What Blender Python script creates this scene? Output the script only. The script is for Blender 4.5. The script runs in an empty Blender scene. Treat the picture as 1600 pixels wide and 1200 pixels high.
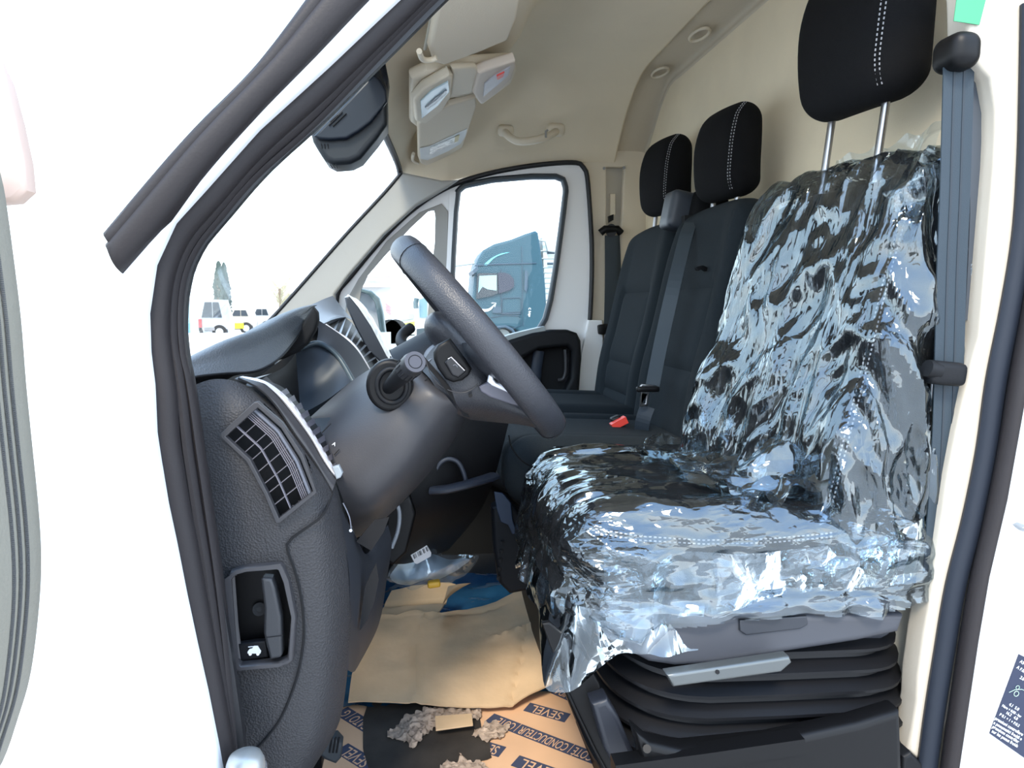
import bpy, bmesh, math, random
import numpy as np
from mathutils import Vector, Matrix, noise
PI = math.pi
random.seed(7)
C = bpy.context.scene.collection
SC = bpy.context.scene

# ------------------------------------------------------------------ camera
F = 1110.0
YAW, PITCH = math.radians(7.7), math.radians(6.17)
CAM = Vector((0, 0, 1.5))
cd = bpy.data.cameras.new('camera')
cam = bpy.data.objects.new('camera', cd); C.objects.link(cam)
cd.sensor_fit = 'HORIZONTAL'; cd.sensor_width = 36.0; cd.lens = F / 1600 * 36.0
cd.clip_start = 0.01; cd.clip_end = 2000
fwd = Vector((math.sin(YAW) * math.cos(PITCH), math.cos(YAW) * math.cos(PITCH), -math.sin(PITCH)))
right = fwd.cross(Vector((0, 0, 1))).normalized(); upv = right.cross(fwd).normalized()
cam.matrix_world = Matrix((( right.x, upv.x, -fwd.x, CAM.x), (right.y, upv.y, -fwd.y, CAM.y), (right.z, upv.z, -fwd.z, CAM.z), (0, 0, 0, 1)))
SC.camera = cam

# ------------------------------------------------------------------ sky, sun, exposure
w = bpy.data.worlds.new('sky'); SC.world = w; w.use_nodes = True
nt = w.node_tree; nt.nodes.clear()
wo = nt.nodes.new('ShaderNodeOutputWorld'); bg = nt.nodes.new('ShaderNodeBackground')
tc = nt.nodes.new('ShaderNodeTexCoord'); sx = nt.nodes.new('ShaderNodeSeparateXYZ')
rp = nt.nodes.new('ShaderNodeValToRGB')
nt.links.new(tc.outputs['Generated'], sx.inputs[0]); nt.links.new(sx.outputs['Z'], rp.inputs[0])
e = rp.color_ramp.elements
e[0].position = 0.0; e[0].color = (0.93, 0.96, 1.0, 1)
e[1].position = 1.0; e[1].color = (0.32, 0.52, 0.88, 1)
m_ = e.new(0.25); m_.color = (0.70, 0.84, 1.0, 1)
nt.links.new(rp.outputs[0], bg.inputs[0]); bg.inputs[1].default_value = 2.5
nt.links.new(bg.outputs[0], wo.inputs[0])
sl = bpy.data.lights.new('sun', 'SUN'); sl.energy = 2.6; sl.angle = math.radians(14); sl.color = (1.0, 0.88, 0.70)
sun = bpy.data.objects.new('sun', sl); C.objects.link(sun)
sun.rotation_euler = Vector((-0.28, -0.80, 0.95)).to_track_quat('Z', 'Y').to_euler(); sun.location = (0, -3, 6)
SC.view_settings.view_transform = 'Standard'; SC.view_settings.look = 'None'
SC.view_settings.gamma = 1.0; SC.view_settings.use_curve_mapping = False
SC.view_settings.exposure = 0.85

# ------------------------------------------------------------------ helpers
def ray(px, py):
    return (fwd + right * ((px - 800) / F) - upv * ((py - 600) / F))
def at(px, py, Y=None, X=None, Z=None):
    d = ray(px, py)
    if Y is not None: t = (Y - CAM.y) / d.y
    elif X is not None: t = (X - CAM.x) / d.x
    else: t = (Z - CAM.z) / d.z
    return CAM + d * t
def onp(px, py, P0, N):
    d = ray(px, py); N = Vector(N)
    return CAM + d * ((Vector(P0) - CAM).dot(N) / d.dot(N))
def L(pts, Y): return [at(p[0], p[1], Y=Y) for p in pts]
def L3(pts): return [at(p[0], p[1], Y=p[2]) for p in pts]
def cr(P, n=8, closed=False):
    P = [Vector(p) for p in P]; N = len(P); out = []
    segs = N if closed else N - 1
    for i in range(segs):
        if closed: a, b, c, d = P[(i-1) % N], P[i], P[(i+1) % N], P[(i+2) % N]
        else: a, b, c, d = P[max(i-1, 0)], P[i], P[i+1], P[min(i+2, N-1)]
        for k in range(n):
            t = k / n
            out.append(0.5 * ((2*b) + (c-a)*t + (2*a-5*b+4*c-d)*t*t + (-a+3*b-3*c+d)*t**3))
    if not closed: out.append(P[-1])
    return out
def resample(P, n):
    P = [Vector(p) for p in P]
    l = [0.0]
    for a, b in zip(P, P[1:]): l.append(l[-1] + (b-a).length)
    T = l[-1]; out = []; j = 0
    for i in range(n):
        s = T * i / (n-1)
        while j < len(P)-2 and l[j+1] < s: j += 1
        q = (s - l[j]) / max(l[j+1]-l[j], 1e-9)
        out.append(P[j].lerp(P[j+1], min(max(q, 0), 1)))
    return out

def wloc(o):
    v = Vector((0, 0, 0))
    while o is not None:
        v += o.location; o = o.parent
    return v
def tag(o, label=None, cat=None, group=None, kind=None):
    if label: o['label'] = label
    if cat: o['category'] = cat
    if group: o['group'] = group
    if kind: o['kind'] = kind
    return o
def thing(name, loc, label, cat, group=None, kind=None):
    o = bpy.data.objects.new(name, None); C.objects.link(o); o.location = loc; o.empty_display_size = 0.05
    return tag(o, label, cat, group, kind)
def mk(name, verts, faces, mat, parent=None, smooth=True, label=None):
    off = wloc(parent) if parent is not None else Vector((0, 0, 0))
    me = bpy.data.meshes.new(name)
    me.from_pydata([tuple(Vector(v) - off) for v in verts], [], faces)
    me.validate()
    if mat: me.materials.append(mat)
    if smooth:
        me.polygons.foreach_set('use_smooth', [True] * len(me.polygons))
        try: me.set_sharp_from_angle(angle=math.radians(38))
        except Exception: pass
    o = bpy.data.objects.new(name, me); C.objects.link(o)
    if parent is not None: o.parent = parent
    if label: o['label'] = label
    return o
def fixn(o):
    bm = bmesh.new(); bm.from_mesh(o.data); bmesh.ops.recalc_face_normals(bm, faces=bm.faces); bm.to_mesh(o.data); bm.free(); return o
def join(shapes):
    V, Fc = [], []
    for v, f in shapes:
        b = len(V); V += list(v); Fc += [tuple(i + b for i in q) for q in f]
    return V, Fc
# shape generators -> (verts, faces)
def s_sweep(path, prof, ref, closed=False, scale=None):
    path = [Vector(p) for p in path]; n = len(path); m = len(prof); V = []
    for i, p in enumerate(path):
        if closed: t = path[(i+1) % n] - path[(i-1) % n]
        else: t = path[min(i+1, n-1)] - path[max(i-1, 0)]
        t.normalize(); b = t.cross(Vector(ref))
        if b.length < 1e-5: b = t.orthogonal()
        b.normalize(); r = b.cross(t).normalized()
        s = scale(i / max(n-1, 1)) if scale else 1
        for (x, y) in prof: V.append(p + b * x * s + r * y * s)
    Fc = []
    for i in range(n if closed else n-1):
        j = (i+1) % n
        for k in range(m):
            l = (k+1) % m
            Fc.append((i*m+k, i*m+l, j*m+l, j*m+k))
    if not closed:
        Fc.append(tuple(range(m-1, -1, -1))); Fc.append(tuple((n-1)*m + k for k in range(m)))
    return V, Fc
def ell(ra, rb, n=12): return [(ra*math.cos(2*PI*k/n), rb*math.sin(2*PI*k/n)) for k in range(n)]
def rect(a, b): return [(-a, -b), (a, -b), (a, b), (-a, b)]
def s_tube(path, r, ref=(0, 1, 0), n=10, rb=None, closed=False): return s_sweep(path, ell(r, rb or r, n), ref, closed)
def s_box(c, h, R=None):
    V = []
    for sx_ in (-1, 1):
        for sy in (-1, 1):
            for sz in (-1, 1):
                v = Vector((sx_*h[0], sy*h[1], sz*h[2]))
                if R is not None: v = R @ v
                V.append(Vector(c) + v)
    return V, [(0,1,3,2), (4,6,7,5), (0,4,5,1), (2,3,7,6), (0,2,6,4), (1,5,7,3)]
def s_plate(outer, holes=(), o=(0,0,0), U=(1,0,0), V=(0,0,1), t=0.01, bev=0.0, seg=2):
    """polygon (world points lying about the plane o,U,V) with holes, thickness t centred on the plane"""
    o = Vector(o); U = Vector(U).normalized(); V = Vector(V).normalized(); N = U.cross(V)
    cu = bpy.data.curves.new('tmp', 'CURVE'); cu.dimensions = '2D'; cu.fill_mode = 'BOTH'
    for poly in [outer] + list(holes):
        s = cu.splines.new('POLY'); s.points.add(len(poly)-1); s.use_cyclic_u = True
        for q, p in zip(s.points, poly):
            d = Vector(p) - o; q.co = (d.dot(U), d.dot(V), 0, 1)
    cu.extrude = max(t/2 - bev, 0.0001); cu.bevel_depth = bev; cu.bevel_resolution = seg; cu.offset = -bev
    ob = bpy.data.objects.new('tmp', cu); C.objects.link(ob)
    dg = bpy.context.evaluated_depsgraph_get(); me = bpy.data.meshes.new_from_object(ob.evaluated_get(dg))
    vs = [o + U*v.co.x + V*v.co.y + N*v.co.z for v in me.vertices]; fs = [tuple(p.vertices) for p in me.polygons]
    bpy.data.objects.remove(ob); bpy.data.curves.remove(cu); bpy.data.meshes.remove(me)
    return vs, fs
def plateY(pts, Y, t=0.01, bev=0.0, holes=(), seg=2):
    return s_plate(L(pts, Y), [L(h, Y) for h in holes], o=(0, Y, 0), t=t, bev=bev, seg=seg)
def s_text(txt, o, U, V, h, t=0.0006, align='CENTER', stretch=1.0):
    cu = bpy.data.curves.new('tmp', 'FONT'); cu.body = txt; cu.size = h * 1.4; cu.extrude = t/2
    cu.align_x = align; cu.align_y = 'CENTER'
    ob = bpy.data.objects.new('tmp', cu); C.objects.link(ob)
    dg = bpy.context.evaluated_depsgraph_get(); me = bpy.data.meshes.new_from_object(ob.evaluated_get(dg))
    U = Vector(U).normalized(); V = Vector(V).normalized(); N = U.cross(V); o = Vector(o)
    vs = [o + U*v.co.x*stretch + V*v.co.y + N*v.co.z for v in me.vertices]; fs = [tuple(p.vertices) for p in me.polygons]
    bpy.data.objects.remove(ob); bpy.data.curves.remove(cu); bpy.data.meshes.remove(me)
    return vs, fs
def s_surf(curves, nu=24, nv=24):
    rows = [resample(cr(c, 6), nu) for c in curves]
    cols = [resample(cr([r[i] for r in rows], 6), nv) for i in range(nu)]
    V = [cols[i][j] for j in range(nv) for i in range(nu)]
    Fc = [(j*nu+i, j*nu+i+1, (j+1)*nu+i+1, (j+1)*nu+i) for j in range(nv-1) for i in range(nu-1)]
    return V, Fc
def s_grid(fn, nu, nv):
    V = [Vector(fn(i/(nu-1), j/(nv-1))) for j in range(nv) for i in range(nu)]
    return V, [(j*nu+i, j*nu+i+1, (j+1)*nu+i+1, (j+1)*nu+i) for j in range(nv-1) for i in range(nu-1)]
def s_soft(h, r, n, M, fn=None, keep=None):
    """rounded box of half sizes h and edge radius r, shaped by fn(local point) and placed by M"""
    V = []; Fc = []; idx = {}
    hx, hy, hz = h; ih = Vector((hx-r, hy-r, hz-r))
    def vid(a, b, c):
        k = (a, b, c)
        if k in idx: return idx[k]
        g = lambda q: math.sin((q/n - 0.5) * PI * 0.94) / math.sin(PI * 0.47)
        p = Vector((g(a)*hx, g(b)*hy, g(c)*hz))
        q = Vector((max(-ih.x, min(ih.x, p.x)), max(-ih.y, min(ih.y, p.y)), max(-ih.z, min(ih.z, p.z))))
        d = p - q
        if d.length > 1e-9: p = q + d.normalized() * r
        if fn: p = Vector(fn(p))
        idx[k] = len(V); V.append(M @ p); return idx[k]
    for ax in range(3):
        for s in (0, n):
            for i in range(n):
                for j in range(n):
                    q = []
                    for (a, b) in ((i, j), (i+1, j), (i+1, j+1), (i, j+1)):
                        k = [0, 0, 0]; k[ax] = s; k[(ax+1) % 3] = a; k[(ax+2) % 3] = b
                        q.append(vid(*k))
                    if s == 0: q.reverse()
                    Fc.append(tuple(q))
    return V, Fc
def frame(o, U, V):
    U = Vector(U).normalized(); V = Vector(V); V = (V - U * V.dot(U)).normalized(); W = U.cross(V)
    return Matrix(((U.x, V.x, W.x, o[0]), (U.y, V.y, W.y, o[1]), (U.z, V.z, W.z, o[2]), (0, 0, 0, 1)))
def solid(o, t, off=-1):
    m = o.modifiers.new('solid', 'SOLIDIFY'); m.thickness = t; m.offset = off; return o
def bevel(o, wd, s=2):
    m = o.modifiers.new('bevel', 'BEVEL'); m.width = wd; m.segments = s; m.limit_method = 'ANGLE'; return o
def dense(shape, step, fn, axes=(0, 1)):
    bm = bmesh.new()
    vs = [bm.verts.new(v) for v in shape[0]]
    for f in shape[1]:
        try: bm.faces.new([vs[i] for i in f])
        except ValueError: pass
    for ax in axes:
        lo = min(v.co[ax] for v in bm.verts); hi = max(v.co[ax] for v in bm.verts)
        x = lo + step
        while x < hi:
            nn = Vector((0, 0, 0)); nn[ax] = 1; pp = Vector((0, 0, 0)); pp[ax] = x
            bmesh.ops.bisect_plane(bm, geom=bm.verts[:] + bm.edges[:] + bm.faces[:], plane_co=pp, plane_no=nn)
            x += step
    for v in bm.verts: v.co = fn(v.co.copy())
    bm.verts.index_update()
    r = ([v.co.copy() for v in bm.verts], [tuple(v.index for v in f.verts) for f in bm.faces]); bm.free(); return r
def inside(x, y, poly):
    c = False; n = len(poly)
    for i in range(n):
        (x1, y1), (x2, y2) = poly[i], poly[(i+1) % n]
        if (y1 > y) != (y2 > y) and x < (x2-x1)*(y-y1)/(y2-y1)+x1: c = not c
    return c
def nz(p, s, o=0.0): return noise.noise(Vector((p[0]*s+o, p[1]*s+o*1.7, p[2]*s-o)))

# ------------------------------------------------------------------ materials
MATS = {}
def mat(name, col, rough=0.5, metal=0.0, bump=0.0, bscale=200.0, var=0.0, vscale=8.0, spec=0.5, coat=0.0, sheen=0.0, btype='NOISE', col2=None):
    if name in MATS: return MATS[name]
    m = bpy.data.materials.new(name); m.use_nodes = True; MATS[name] = m
    n = m.node_tree.nodes; l = m.node_tree.links; b = n['Principled BSDF']
    b.inputs['Base Color'].default_value = (*col, 1); b.inputs['Roughness'].default_value = rough; b.inputs['Metallic'].default_value = metal
    b.inputs['Specular IOR Level'].default_value = spec; b.inputs['Coat Weight'].default_value = coat
    b.inputs['Sheen Weight'].default_value = sheen
    t = n.new('ShaderNodeTexCoord')
    if bump > 0:
        if btype == 'VORONOI':
            x = n.new('ShaderNodeTexVoronoi'); x.inputs['Scale'].default_value = bscale; out = x.outputs['Distance']
        elif btype == 'WAVE':
            x = n.new('ShaderNodeTexWave'); x.inputs['Scale'].default_value = bscale; x.bands_direction = 'DIAGONAL'; out = x.outputs['Fac']
        else:
            x = n.new('ShaderNodeTexNoise'); x.inputs['Scale'].default_value = bscale; x.inputs['Detail'].default_value = 3; out = x.outputs['Fac']
        l.new(t.outputs['Object'], x.inputs['Vector'])
        bp = n.new('ShaderNodeBump'); bp.inputs['Strength'].default_value = bump; bp.inputs['Distance'].default_value = 0.002
        l.new(out, bp.inputs['Height']); l.new(bp.outputs[0], b.inputs['Normal'])
    if var > 0:
        x = n.new('ShaderNodeTexNoise'); x.inputs['Scale'].default_value = vscale; x.inputs['Detail'].default_value = 5
        l.new(t.outputs['Object'], x.inputs['Vector'])
        r = n.new('ShaderNodeValToRGB'); r.color_ramp.elements[0].position = 0.3; r.color_ramp.elements[1].position = 0.7
        c2 = col2 or tuple(c * (1-var) for c in col)
        r.color_ramp.elements[0].color = (*c2, 1); r.color_ramp.elements[1].color = (*[min(1, c * (1+var*(0 if col2 else 1))) for c in col], 1)
        l.new(x.outputs['Fac'], r.inputs[0]); l.new(r.outputs[0], b.inputs['Base Color'])
    return m
def glassmat(name, tint, refl=0.06, rough=0.0):
    m = bpy.data.materials.new(name); m.use_nodes = True; n = m.node_tree.nodes; l = m.node_tree.links; n.clear()
    o = n.new('ShaderNodeOutputMaterial'); mx = n.new('ShaderNodeMixShader'); tr = n.new('ShaderNodeBsdfTransparent'); gl = n.new('ShaderNodeBsdfGlossy')
    lw = n.new('ShaderNodeLayerWeight'); lw.inputs['Blend'].default_value = 0.12
    mp = n.new('ShaderNodeMapRange'); mp.inputs[3].default_value = refl; mp.inputs[4].default_value = 0.16
    tr.inputs[0].default_value = (*tint, 1); gl.inputs['Roughness'].default_value = rough
    l.new(lw.outputs['Fresnel'], mp.inputs[0]); l.new(mp.outputs[0], mx.inputs[0]); l.new(tr.outputs[0], mx.inputs[1]); l.new(gl.outputs[0], mx.inputs[2]); l.new(mx.outputs[0], o.inputs[0])
    return m
def filmmat(name, tint=(0.88, 0.94, 1.0), haze=0.03, refl=0.08, top=0.85, rough=0.10, scale=9.0, stretch=(1, 1, 1), rot=(0, 0, 0), strength=0.5, fine=60.0, blend=.35):
    m = bpy.data.materials.new(name); m.use_nodes = True; n = m.node_tree.nodes; l = m.node_tree.links; n.clear()
    o = n.new('ShaderNodeOutputMaterial'); mx = n.new('ShaderNodeMixShader'); tr = n.new('ShaderNodeBsdfTransparent'); gl = n.new('ShaderNodeBsdfGlossy')
    df = n.new('ShaderNodeBsdfDiffuse'); mh = n.new('ShaderNodeMixShader'); df.inputs[0].default_value = (0.85, 0.90, 0.97, 1)
    tl = n.new('ShaderNodeBsdfTranslucent'); tl.inputs[0].default_value = (0.85, 0.90, 0.97, 1); ad = n.new('ShaderNodeMixShader'); ad.inputs[0].default_value = 0.4
    t = n.new('ShaderNodeTexCoord'); mpg = n.new('ShaderNodeMapping'); mpg.inputs['Scale'].default_value = stretch; mpg.inputs['Rotation'].default_value = rot
    l.new(t.outputs['Object'], mpg.inputs[0])
    n1 = n.new('ShaderNodeTexNoise'); n1.noise_type = 'RIDGED_MULTIFRACTAL'; n1.inputs['Scale'].default_value = scale; n1.inputs['Detail'].default_value = 3; n1.inputs['Distortion'].default_value = 0.35
    n2 = n.new('ShaderNodeTexVoronoi'); n2.inputs['Scale'].default_value = fine; n2.feature = 'F1'; n2.distance = 'MANHATTAN'
    n4 = n.new('ShaderNodeTexVoronoi'); n4.inputs['Scale'].default_value = scale * 1.1; n4.feature = 'F1'; n4.distance = 'MANHATTAN'
    nd = n.new('ShaderNodeTexNoise'); nd.inputs['Scale'].default_value = scale * .5; nd.inputs['Detail'].default_value = 1
    va = n.new('ShaderNodeVectorMath'); va.operation = 'MULTIPLY_ADD'; va.inputs[1].default_value = (.10, .10, .10)
    l.new(mpg.outputs[0], nd.inputs['Vector']); l.new(nd.outputs['Color'], va.inputs[0]); l.new(mpg.outputs[0], va.inputs[2]); l.new(va.outputs[0], n4.inputs['Vector'])
    n3 = n.new('ShaderNodeTexNoise'); n3.inputs['Scale'].default_value = 7
    l.new(mpg.outputs[0], n1.inputs['Vector']); l.new(mpg.outputs[0], n2.inputs['Vector']); l.new(t.outputs['Object'], n3.inputs['Vector'])
    mk_ = n.new('ShaderNodeMapRange'); mk_.inputs[1].default_value = .45; mk_.inputs[2].default_value = .62; mk_.inputs[3].default_value = 0.02; mk_.inputs[4].default_value = .30
    l.new(n3.outputs['Fac'], mk_.inputs[0])
    am = n.new('ShaderNodeMath'); am.operation = 'MULTIPLY_ADD'; l.new(n2.outputs['Distance'], am.inputs[0]); l.new(mk_.outputs[0], am.inputs[1]); a2 = n.new('ShaderNodeMath'); a2.operation = 'MULTIPLY_ADD'; a2.inputs[1].default_value = .45; l.new(n4.outputs['Distance'], a2.inputs[0]); s3 = n.new('ShaderNodeMath'); s3.operation = 'MULTIPLY'; s3.inputs[1].default_value = .45; l.new(n1.outputs['Fac'], s3.inputs[0]); l.new(s3.outputs[0], a2.inputs[2]); l.new(a2.outputs[0], am.inputs[2])
    bp = n.new('ShaderNodeBump'); bp.inputs['Strength'].default_value = strength; bp.inputs['Distance'].default_value = 0.008; l.new(am.outputs[0], bp.inputs['Height'])
    lw = n.new('ShaderNodeLayerWeight'); lw.inputs['Blend'].default_value = blend; l.new(bp.outputs[0], lw.inputs['Normal'])
    mp = n.new('ShaderNodeMapRange'); mp.inputs[3].default_value = refl; mp.inputs[4].default_value = top
    l.new(lw.outputs['Fresnel'], mp.inputs[0])
    for q in (gl, df): l.new(bp.outputs[0], q.inputs['Normal'])
    tr.inputs[0].default_value = (*tint, 1); gl.inputs['Roughness'].default_value = rough; gl.inputs['Color'].default_value = (.86, .96, 1, 1)
    # haze thicker along creases of the film
    hr = n.new('ShaderNodeMapRange'); hr.inputs[1].default_value = 0.9; hr.inputs[2].default_value = 1.7; hr.inputs[3].default_value = haze * 0.3; hr.inputs[4].default_value = haze * 6.0
    l.new(n1.outputs['Fac'], hr.inputs[0])
    l.new(df.outputs[0], ad.inputs[1]); l.new(tl.outputs[0], ad.inputs[2])
    l.new(hr.outputs[0], mh.inputs[0]); l.new(tr.outputs[0], mh.inputs[1]); l.new(ad.outputs[0], mh.inputs[2])
    l.new(mp.outputs[0], mx.inputs[0]); l.new(mh.outputs[0], mx.inputs[1]); l.new(gl.outputs[0], mx.inputs[2]); l.new(mx.outputs[0], o.inputs[0])
    return m

M_white = mat('white_paint', (0.86, 0.87, 0.88), 0.25, coat=0.3)
M_inwhite = mat('grey_white_paint', (0.84, 0.83, 0.82), 0.35, coat=0.2)
M_rubber = mat('rubber', (0.021, 0.018, 0.019), 0.55, spec=.3, bump=0.15, bscale=300)
M_rubber2 = mat('rubber_dark', (0.012, 0.012, 0.014), 0.5)
M_liner = mat('headliner', (0.78, 0.67, 0.50), 0.95, bump=0.25, bscale=500, var=0.03, vscale=5)
M_bulk = mat('bulkhead_cloth', (0.84, 0.72, 0.52), 0.95, bump=0.35, bscale=420, var=0.04, vscale=6)
M_beige = mat('beige_plastic', (0.70, 0.61, 0.47), 0.6, bump=0.2, bscale=400)
M_trimlight = mat('light_grey_plastic', (0.32, 0.305, 0.28), 0.6, bump=0.15, bscale=400)
M_dash = mat('dash_plastic', (0.034, 0.033, 0.035), 0.55, spec=.35, bump=0.5, bscale=330, btype='VORONOI')
M_dash2 = mat('dash_smooth', (0.038, 0.037, 0.040), 0.45, spec=.4, bump=0.08, bscale=400)
M_dashd = mat('dash_dark', (0.0055, 0.006, 0.0075), 0.55, spec=.25, bump=0.1, bscale=300)
M_black = mat('black_plastic', (0.003, 0.003, 0.0035), 0.45, spec=.25)
M_hole = mat('black_void', (0.003, 0.003, 0.004), 0.9)
M_chrome = mat('satin_silver', (0.80, 0.78, 0.82), 0.42, metal=0.45)
M_steel = mat('steel_rod', (0.35, 0.35, 0.36), 0.28, metal=1.0)
M_grey = mat('grey_plastic', (0.12, 0.13, 0.16), 0.45, bump=0.1)
M_leather = mat('rim_leather', (0.030, 0.031, 0.037), 0.42, bump=0.25, bscale=450, btype='VORONOI')
M_fab = mat('seat_cloth', (0.006, 0.006, 0.0065), 0.95, bump=0.5, bscale=700, spec=.15)
M_fab2 = mat('seat_cloth_panel', (0.010, 0.014, 0.017), 0.9, bump=0.6, bscale=600, spec=.2)
M_stitch = mat('stitch_thread', (0.35, 0.35, 0.36), 0.8)
M_belt = mat('belt_webbing', (0.024, 0.034, 0.042), 0.6, bump=0.2, bscale=900)
M_card = mat('brown_cardboard', (0.60, 0.42, 0.25), 0.85, bump=0.3, bscale=60, var=0.16, vscale=6)
M_card2 = mat('printed_cardboard', (0.68, 0.42, 0.25), 0.8, bump=0.12, bscale=50, var=0.07, vscale=7)
M_ink = mat('dark_ink', (0.045, 0.055, 0.10), 0.8)
M_torn = mat('torn_paper', (0.34, 0.26, 0.20), 0.95, bump=1.0, bscale=90, var=0.4, vscale=60)
M_matd = mat('worn_rubber_mat', (0.034, 0.028, 0.023), 0.7, bump=0.4, bscale=40, var=0.4, vscale=12)
M_red = mat('red_plastic', (0.75, 0.06, 0.04), 0.4)
M_tape = mat('green_tape', (0.05, 0.30, 0.14), 0.5)
M_tyre = mat('tyre', (0.02, 0.02, 0.02), 0.8)
M_bluefilm = mat('blue_sheet', (0.015, 0.075, 0.16), 0.2, bump=0.7, bscale=25, var=0.3)
M_paper = mat('label_paper', (0.78, 0.78, 0.80), 0.7)
M_yellow = mat('yellow_plastic', (0.75, 0.42, 0.04), 0.5)
M_glass = glassmat('window_glass', (0.94, 0.97, 0.97), 0.012)
# ================================================================== THE SETTING
FLOOR_Z = 0.55
def struct(name, shape, m, label, cat, smooth=True, parent=None):
    o = mk(name, shape[0], shape[1], m, parent, smooth)
    if parent is None: tag(o, label, cat, kind='structure')
    return o
ground = struct('ground', ([(-160, -60, 0), (160, -60, 0), (160, 260, 0), (-160, 260, 0)], [(0, 1, 2, 3)]),
                mat('pale_tarmac', (0.46, 0.44, 0.41), 0.9, bump=0.5, bscale=30, var=0.12, vscale=0.4), 'pale sunlit yard surface outside around the van', 'ground')

# ---- near body side with the door opening
seal_out = [(345,1205),(337,1160),(320,1075),(303,1000),(287,925),(270,840),(258,785),(247,720),(240,675),(237,600),(231,550),(229,490),(240,415),(270,350),(320,295),(400,205),(510,105),(621,0),(720,-95),(800,-150)]
seal_in = [(372,1205),(368,1160),(357,1025),(345,910),(330,800),(317,710),(300,600),(290,560),(285,500),(290,440),(310,390),(345,345),(400,281),(490,200),(590,95),(683,0),(770,-75)]
rs_left = [(1610,0),(1606,200),(1600,330),(1590,400),(1575,485),(1556,560),(1530,760),(1490,900),(1472,1000),(1440,1195),(1438,1230)]
rs_right = [(1660,0),(1656,200),(1650,330),(1640,420),(1620,520),(1600,640),(1575,780),(1547,900),(1530,1000),(1500,1200),(1495,1240)]
YB = 0.93
hole = L(list(reversed(seal_out)), YB)
hole = [p + Vector((0.006, 0, 0)) for p in hole]
rh = L(rs_right, YB)
rh = [p - Vector((0.006, 0, 0)) for p in rh]
# opening boundary: left seal (bottom->top), top, right seal (top->bottom), sill
left_b = list(reversed(hole)); top_z = 2.13
bot = 0.62
opening = [Vector((left_b[0].x + 0.03, YB, bot))] + left_b[:-1] + [Vector((0.18, YB, top_z)), Vector((0.95, YB, top_z + 0.02))] + rh + [Vector((rh[-1].x - 0.03, YB, bot))]
strip_low = [(182,424),(230,365),(290,300),(350,223),(400,172),(480,90),(569,0),(660,-90),(760,-170)]
outer = L([(-420,440),(-100,432),(120,428)] + strip_low, YB) + [Vector((0.25, YB, 2.45)), Vector((2.2, YB, 2.45)), Vector((2.2, YB, 0.3)), Vector((-0.95, YB, 0.3))]
body = struct('wall_left', s_plate(outer, [opening], o=(0, YB, 0), t=0.05, bev=0.012), M_white, 'sunlit white painted van body side around the open driver doorway', 'van body')

# seals
def midc(a, b, f=0.5, n=50):
    A, B = resample(a, n), resample(b, n); return [p.lerp(q, f) for p, q in zip(A, B)]
Lo = cr(L(seal_out, 0.935), 5); Li = cr(L(seal_in, 0.955), 5)
ds = thing('trim_1', Lo[0], 'black rubber weatherstrip along the front of the driver doorway, double lipped', 'weatherstrip', kind='structure')
pA = resample(midc(Lo, Li, 0.28, 110), 110); pB = resample(midc(Lo, Li, 0.66, 110), 110); pC = resample(midc(Lo, Li, 0.90, 110), 110)
mk('seal_bulb', *s_tube(pA, 0.0150, n=14, rb=0.016), M_rubber, ds)
mk('seal_lip', *s_tube([p + Vector((0, .004, 0)) for p in pB], 0.0082, n=10, rb=0.012), M_rubber, ds)
mk('seal_carrier', *s_tube([p + Vector((0, .008, 0)) for p in pC], 0.0062, n=8, rb=0.014), M_rubber, ds)
mk('seal_base', *s_sweep([p + Vector((0, .014, 0)) for p in resample(midc(Lo, Li, 0.5), 80)], rect(0.021, 0.006), (0, 1, 0)), M_rubber2, ds, smooth=False)
Ro = L([(x-0, y) for x, y in rs_right], 0.935); Ri = L(rs_left, 0.955)
ds2 = thing('trim_2', Ro[-1], 'black rubber weatherstrip down the rear edge of the driver doorway', 'weatherstrip', kind='structure')
mk('seal_bulb', *s_tube(resample(cr(midc(Ro, Ri, 0.25, 12), 6), 70), 0.0130, n=14, rb=0.016), M_rubber, ds2)
mk('seal_lip', *s_tube([p + Vector((0, .012, 0)) for p in resample(cr(midc(Ro, Ri, 0.72, 12), 6), 70)], 0.0165, n=12, rb=0.012), mat('rubber_blue', (0.012, 0.016, 0.025), 0.5, spec=.3), ds2)
# drip moulding outside the windscreen pillar
up = [(167,365),(240,278),(310,200),(400,109),(482,0),(560,-110)]
lo_ = [(184,426),(250,350),(320,262),(400,172),(490,82),(569,0),(650,-80)]
g1 = thing('trim_3', at(175, 400, Y=0.90), 'black moulding strip on the outer windscreen pillar, cut off square at its lower end', 'moulding', kind='structure')
U_, D_ = cr(L(up, 0.90), 6), cr(L(lo_, 0.90), 6)
UU, DD = resample(U_, 40), resample(D_, 40)
o = mk('moulding_face', *s_surf([[p + Vector((0, .02, 0)) for p in UU], [a.lerp(b, .08) for a, b in zip(UU, DD)], [a.lerp(b, .30) for a, b in zip(UU, DD)], [a.lerp(b, .34) + Vector((0, .008, 0)) for a, b in zip(UU, DD)], [a.lerp(b, .40) + Vector((0, -.004, 0)) for a, b in zip(UU, DD)], [a.lerp(b, .85) + Vector((0, -.002, 0)) for a, b in zip(UU, DD)], [b + Vector((0, .02, 0)) for b in DD]], 40, 40), M_rubber, g1)
solid(o, 0.006)

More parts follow.
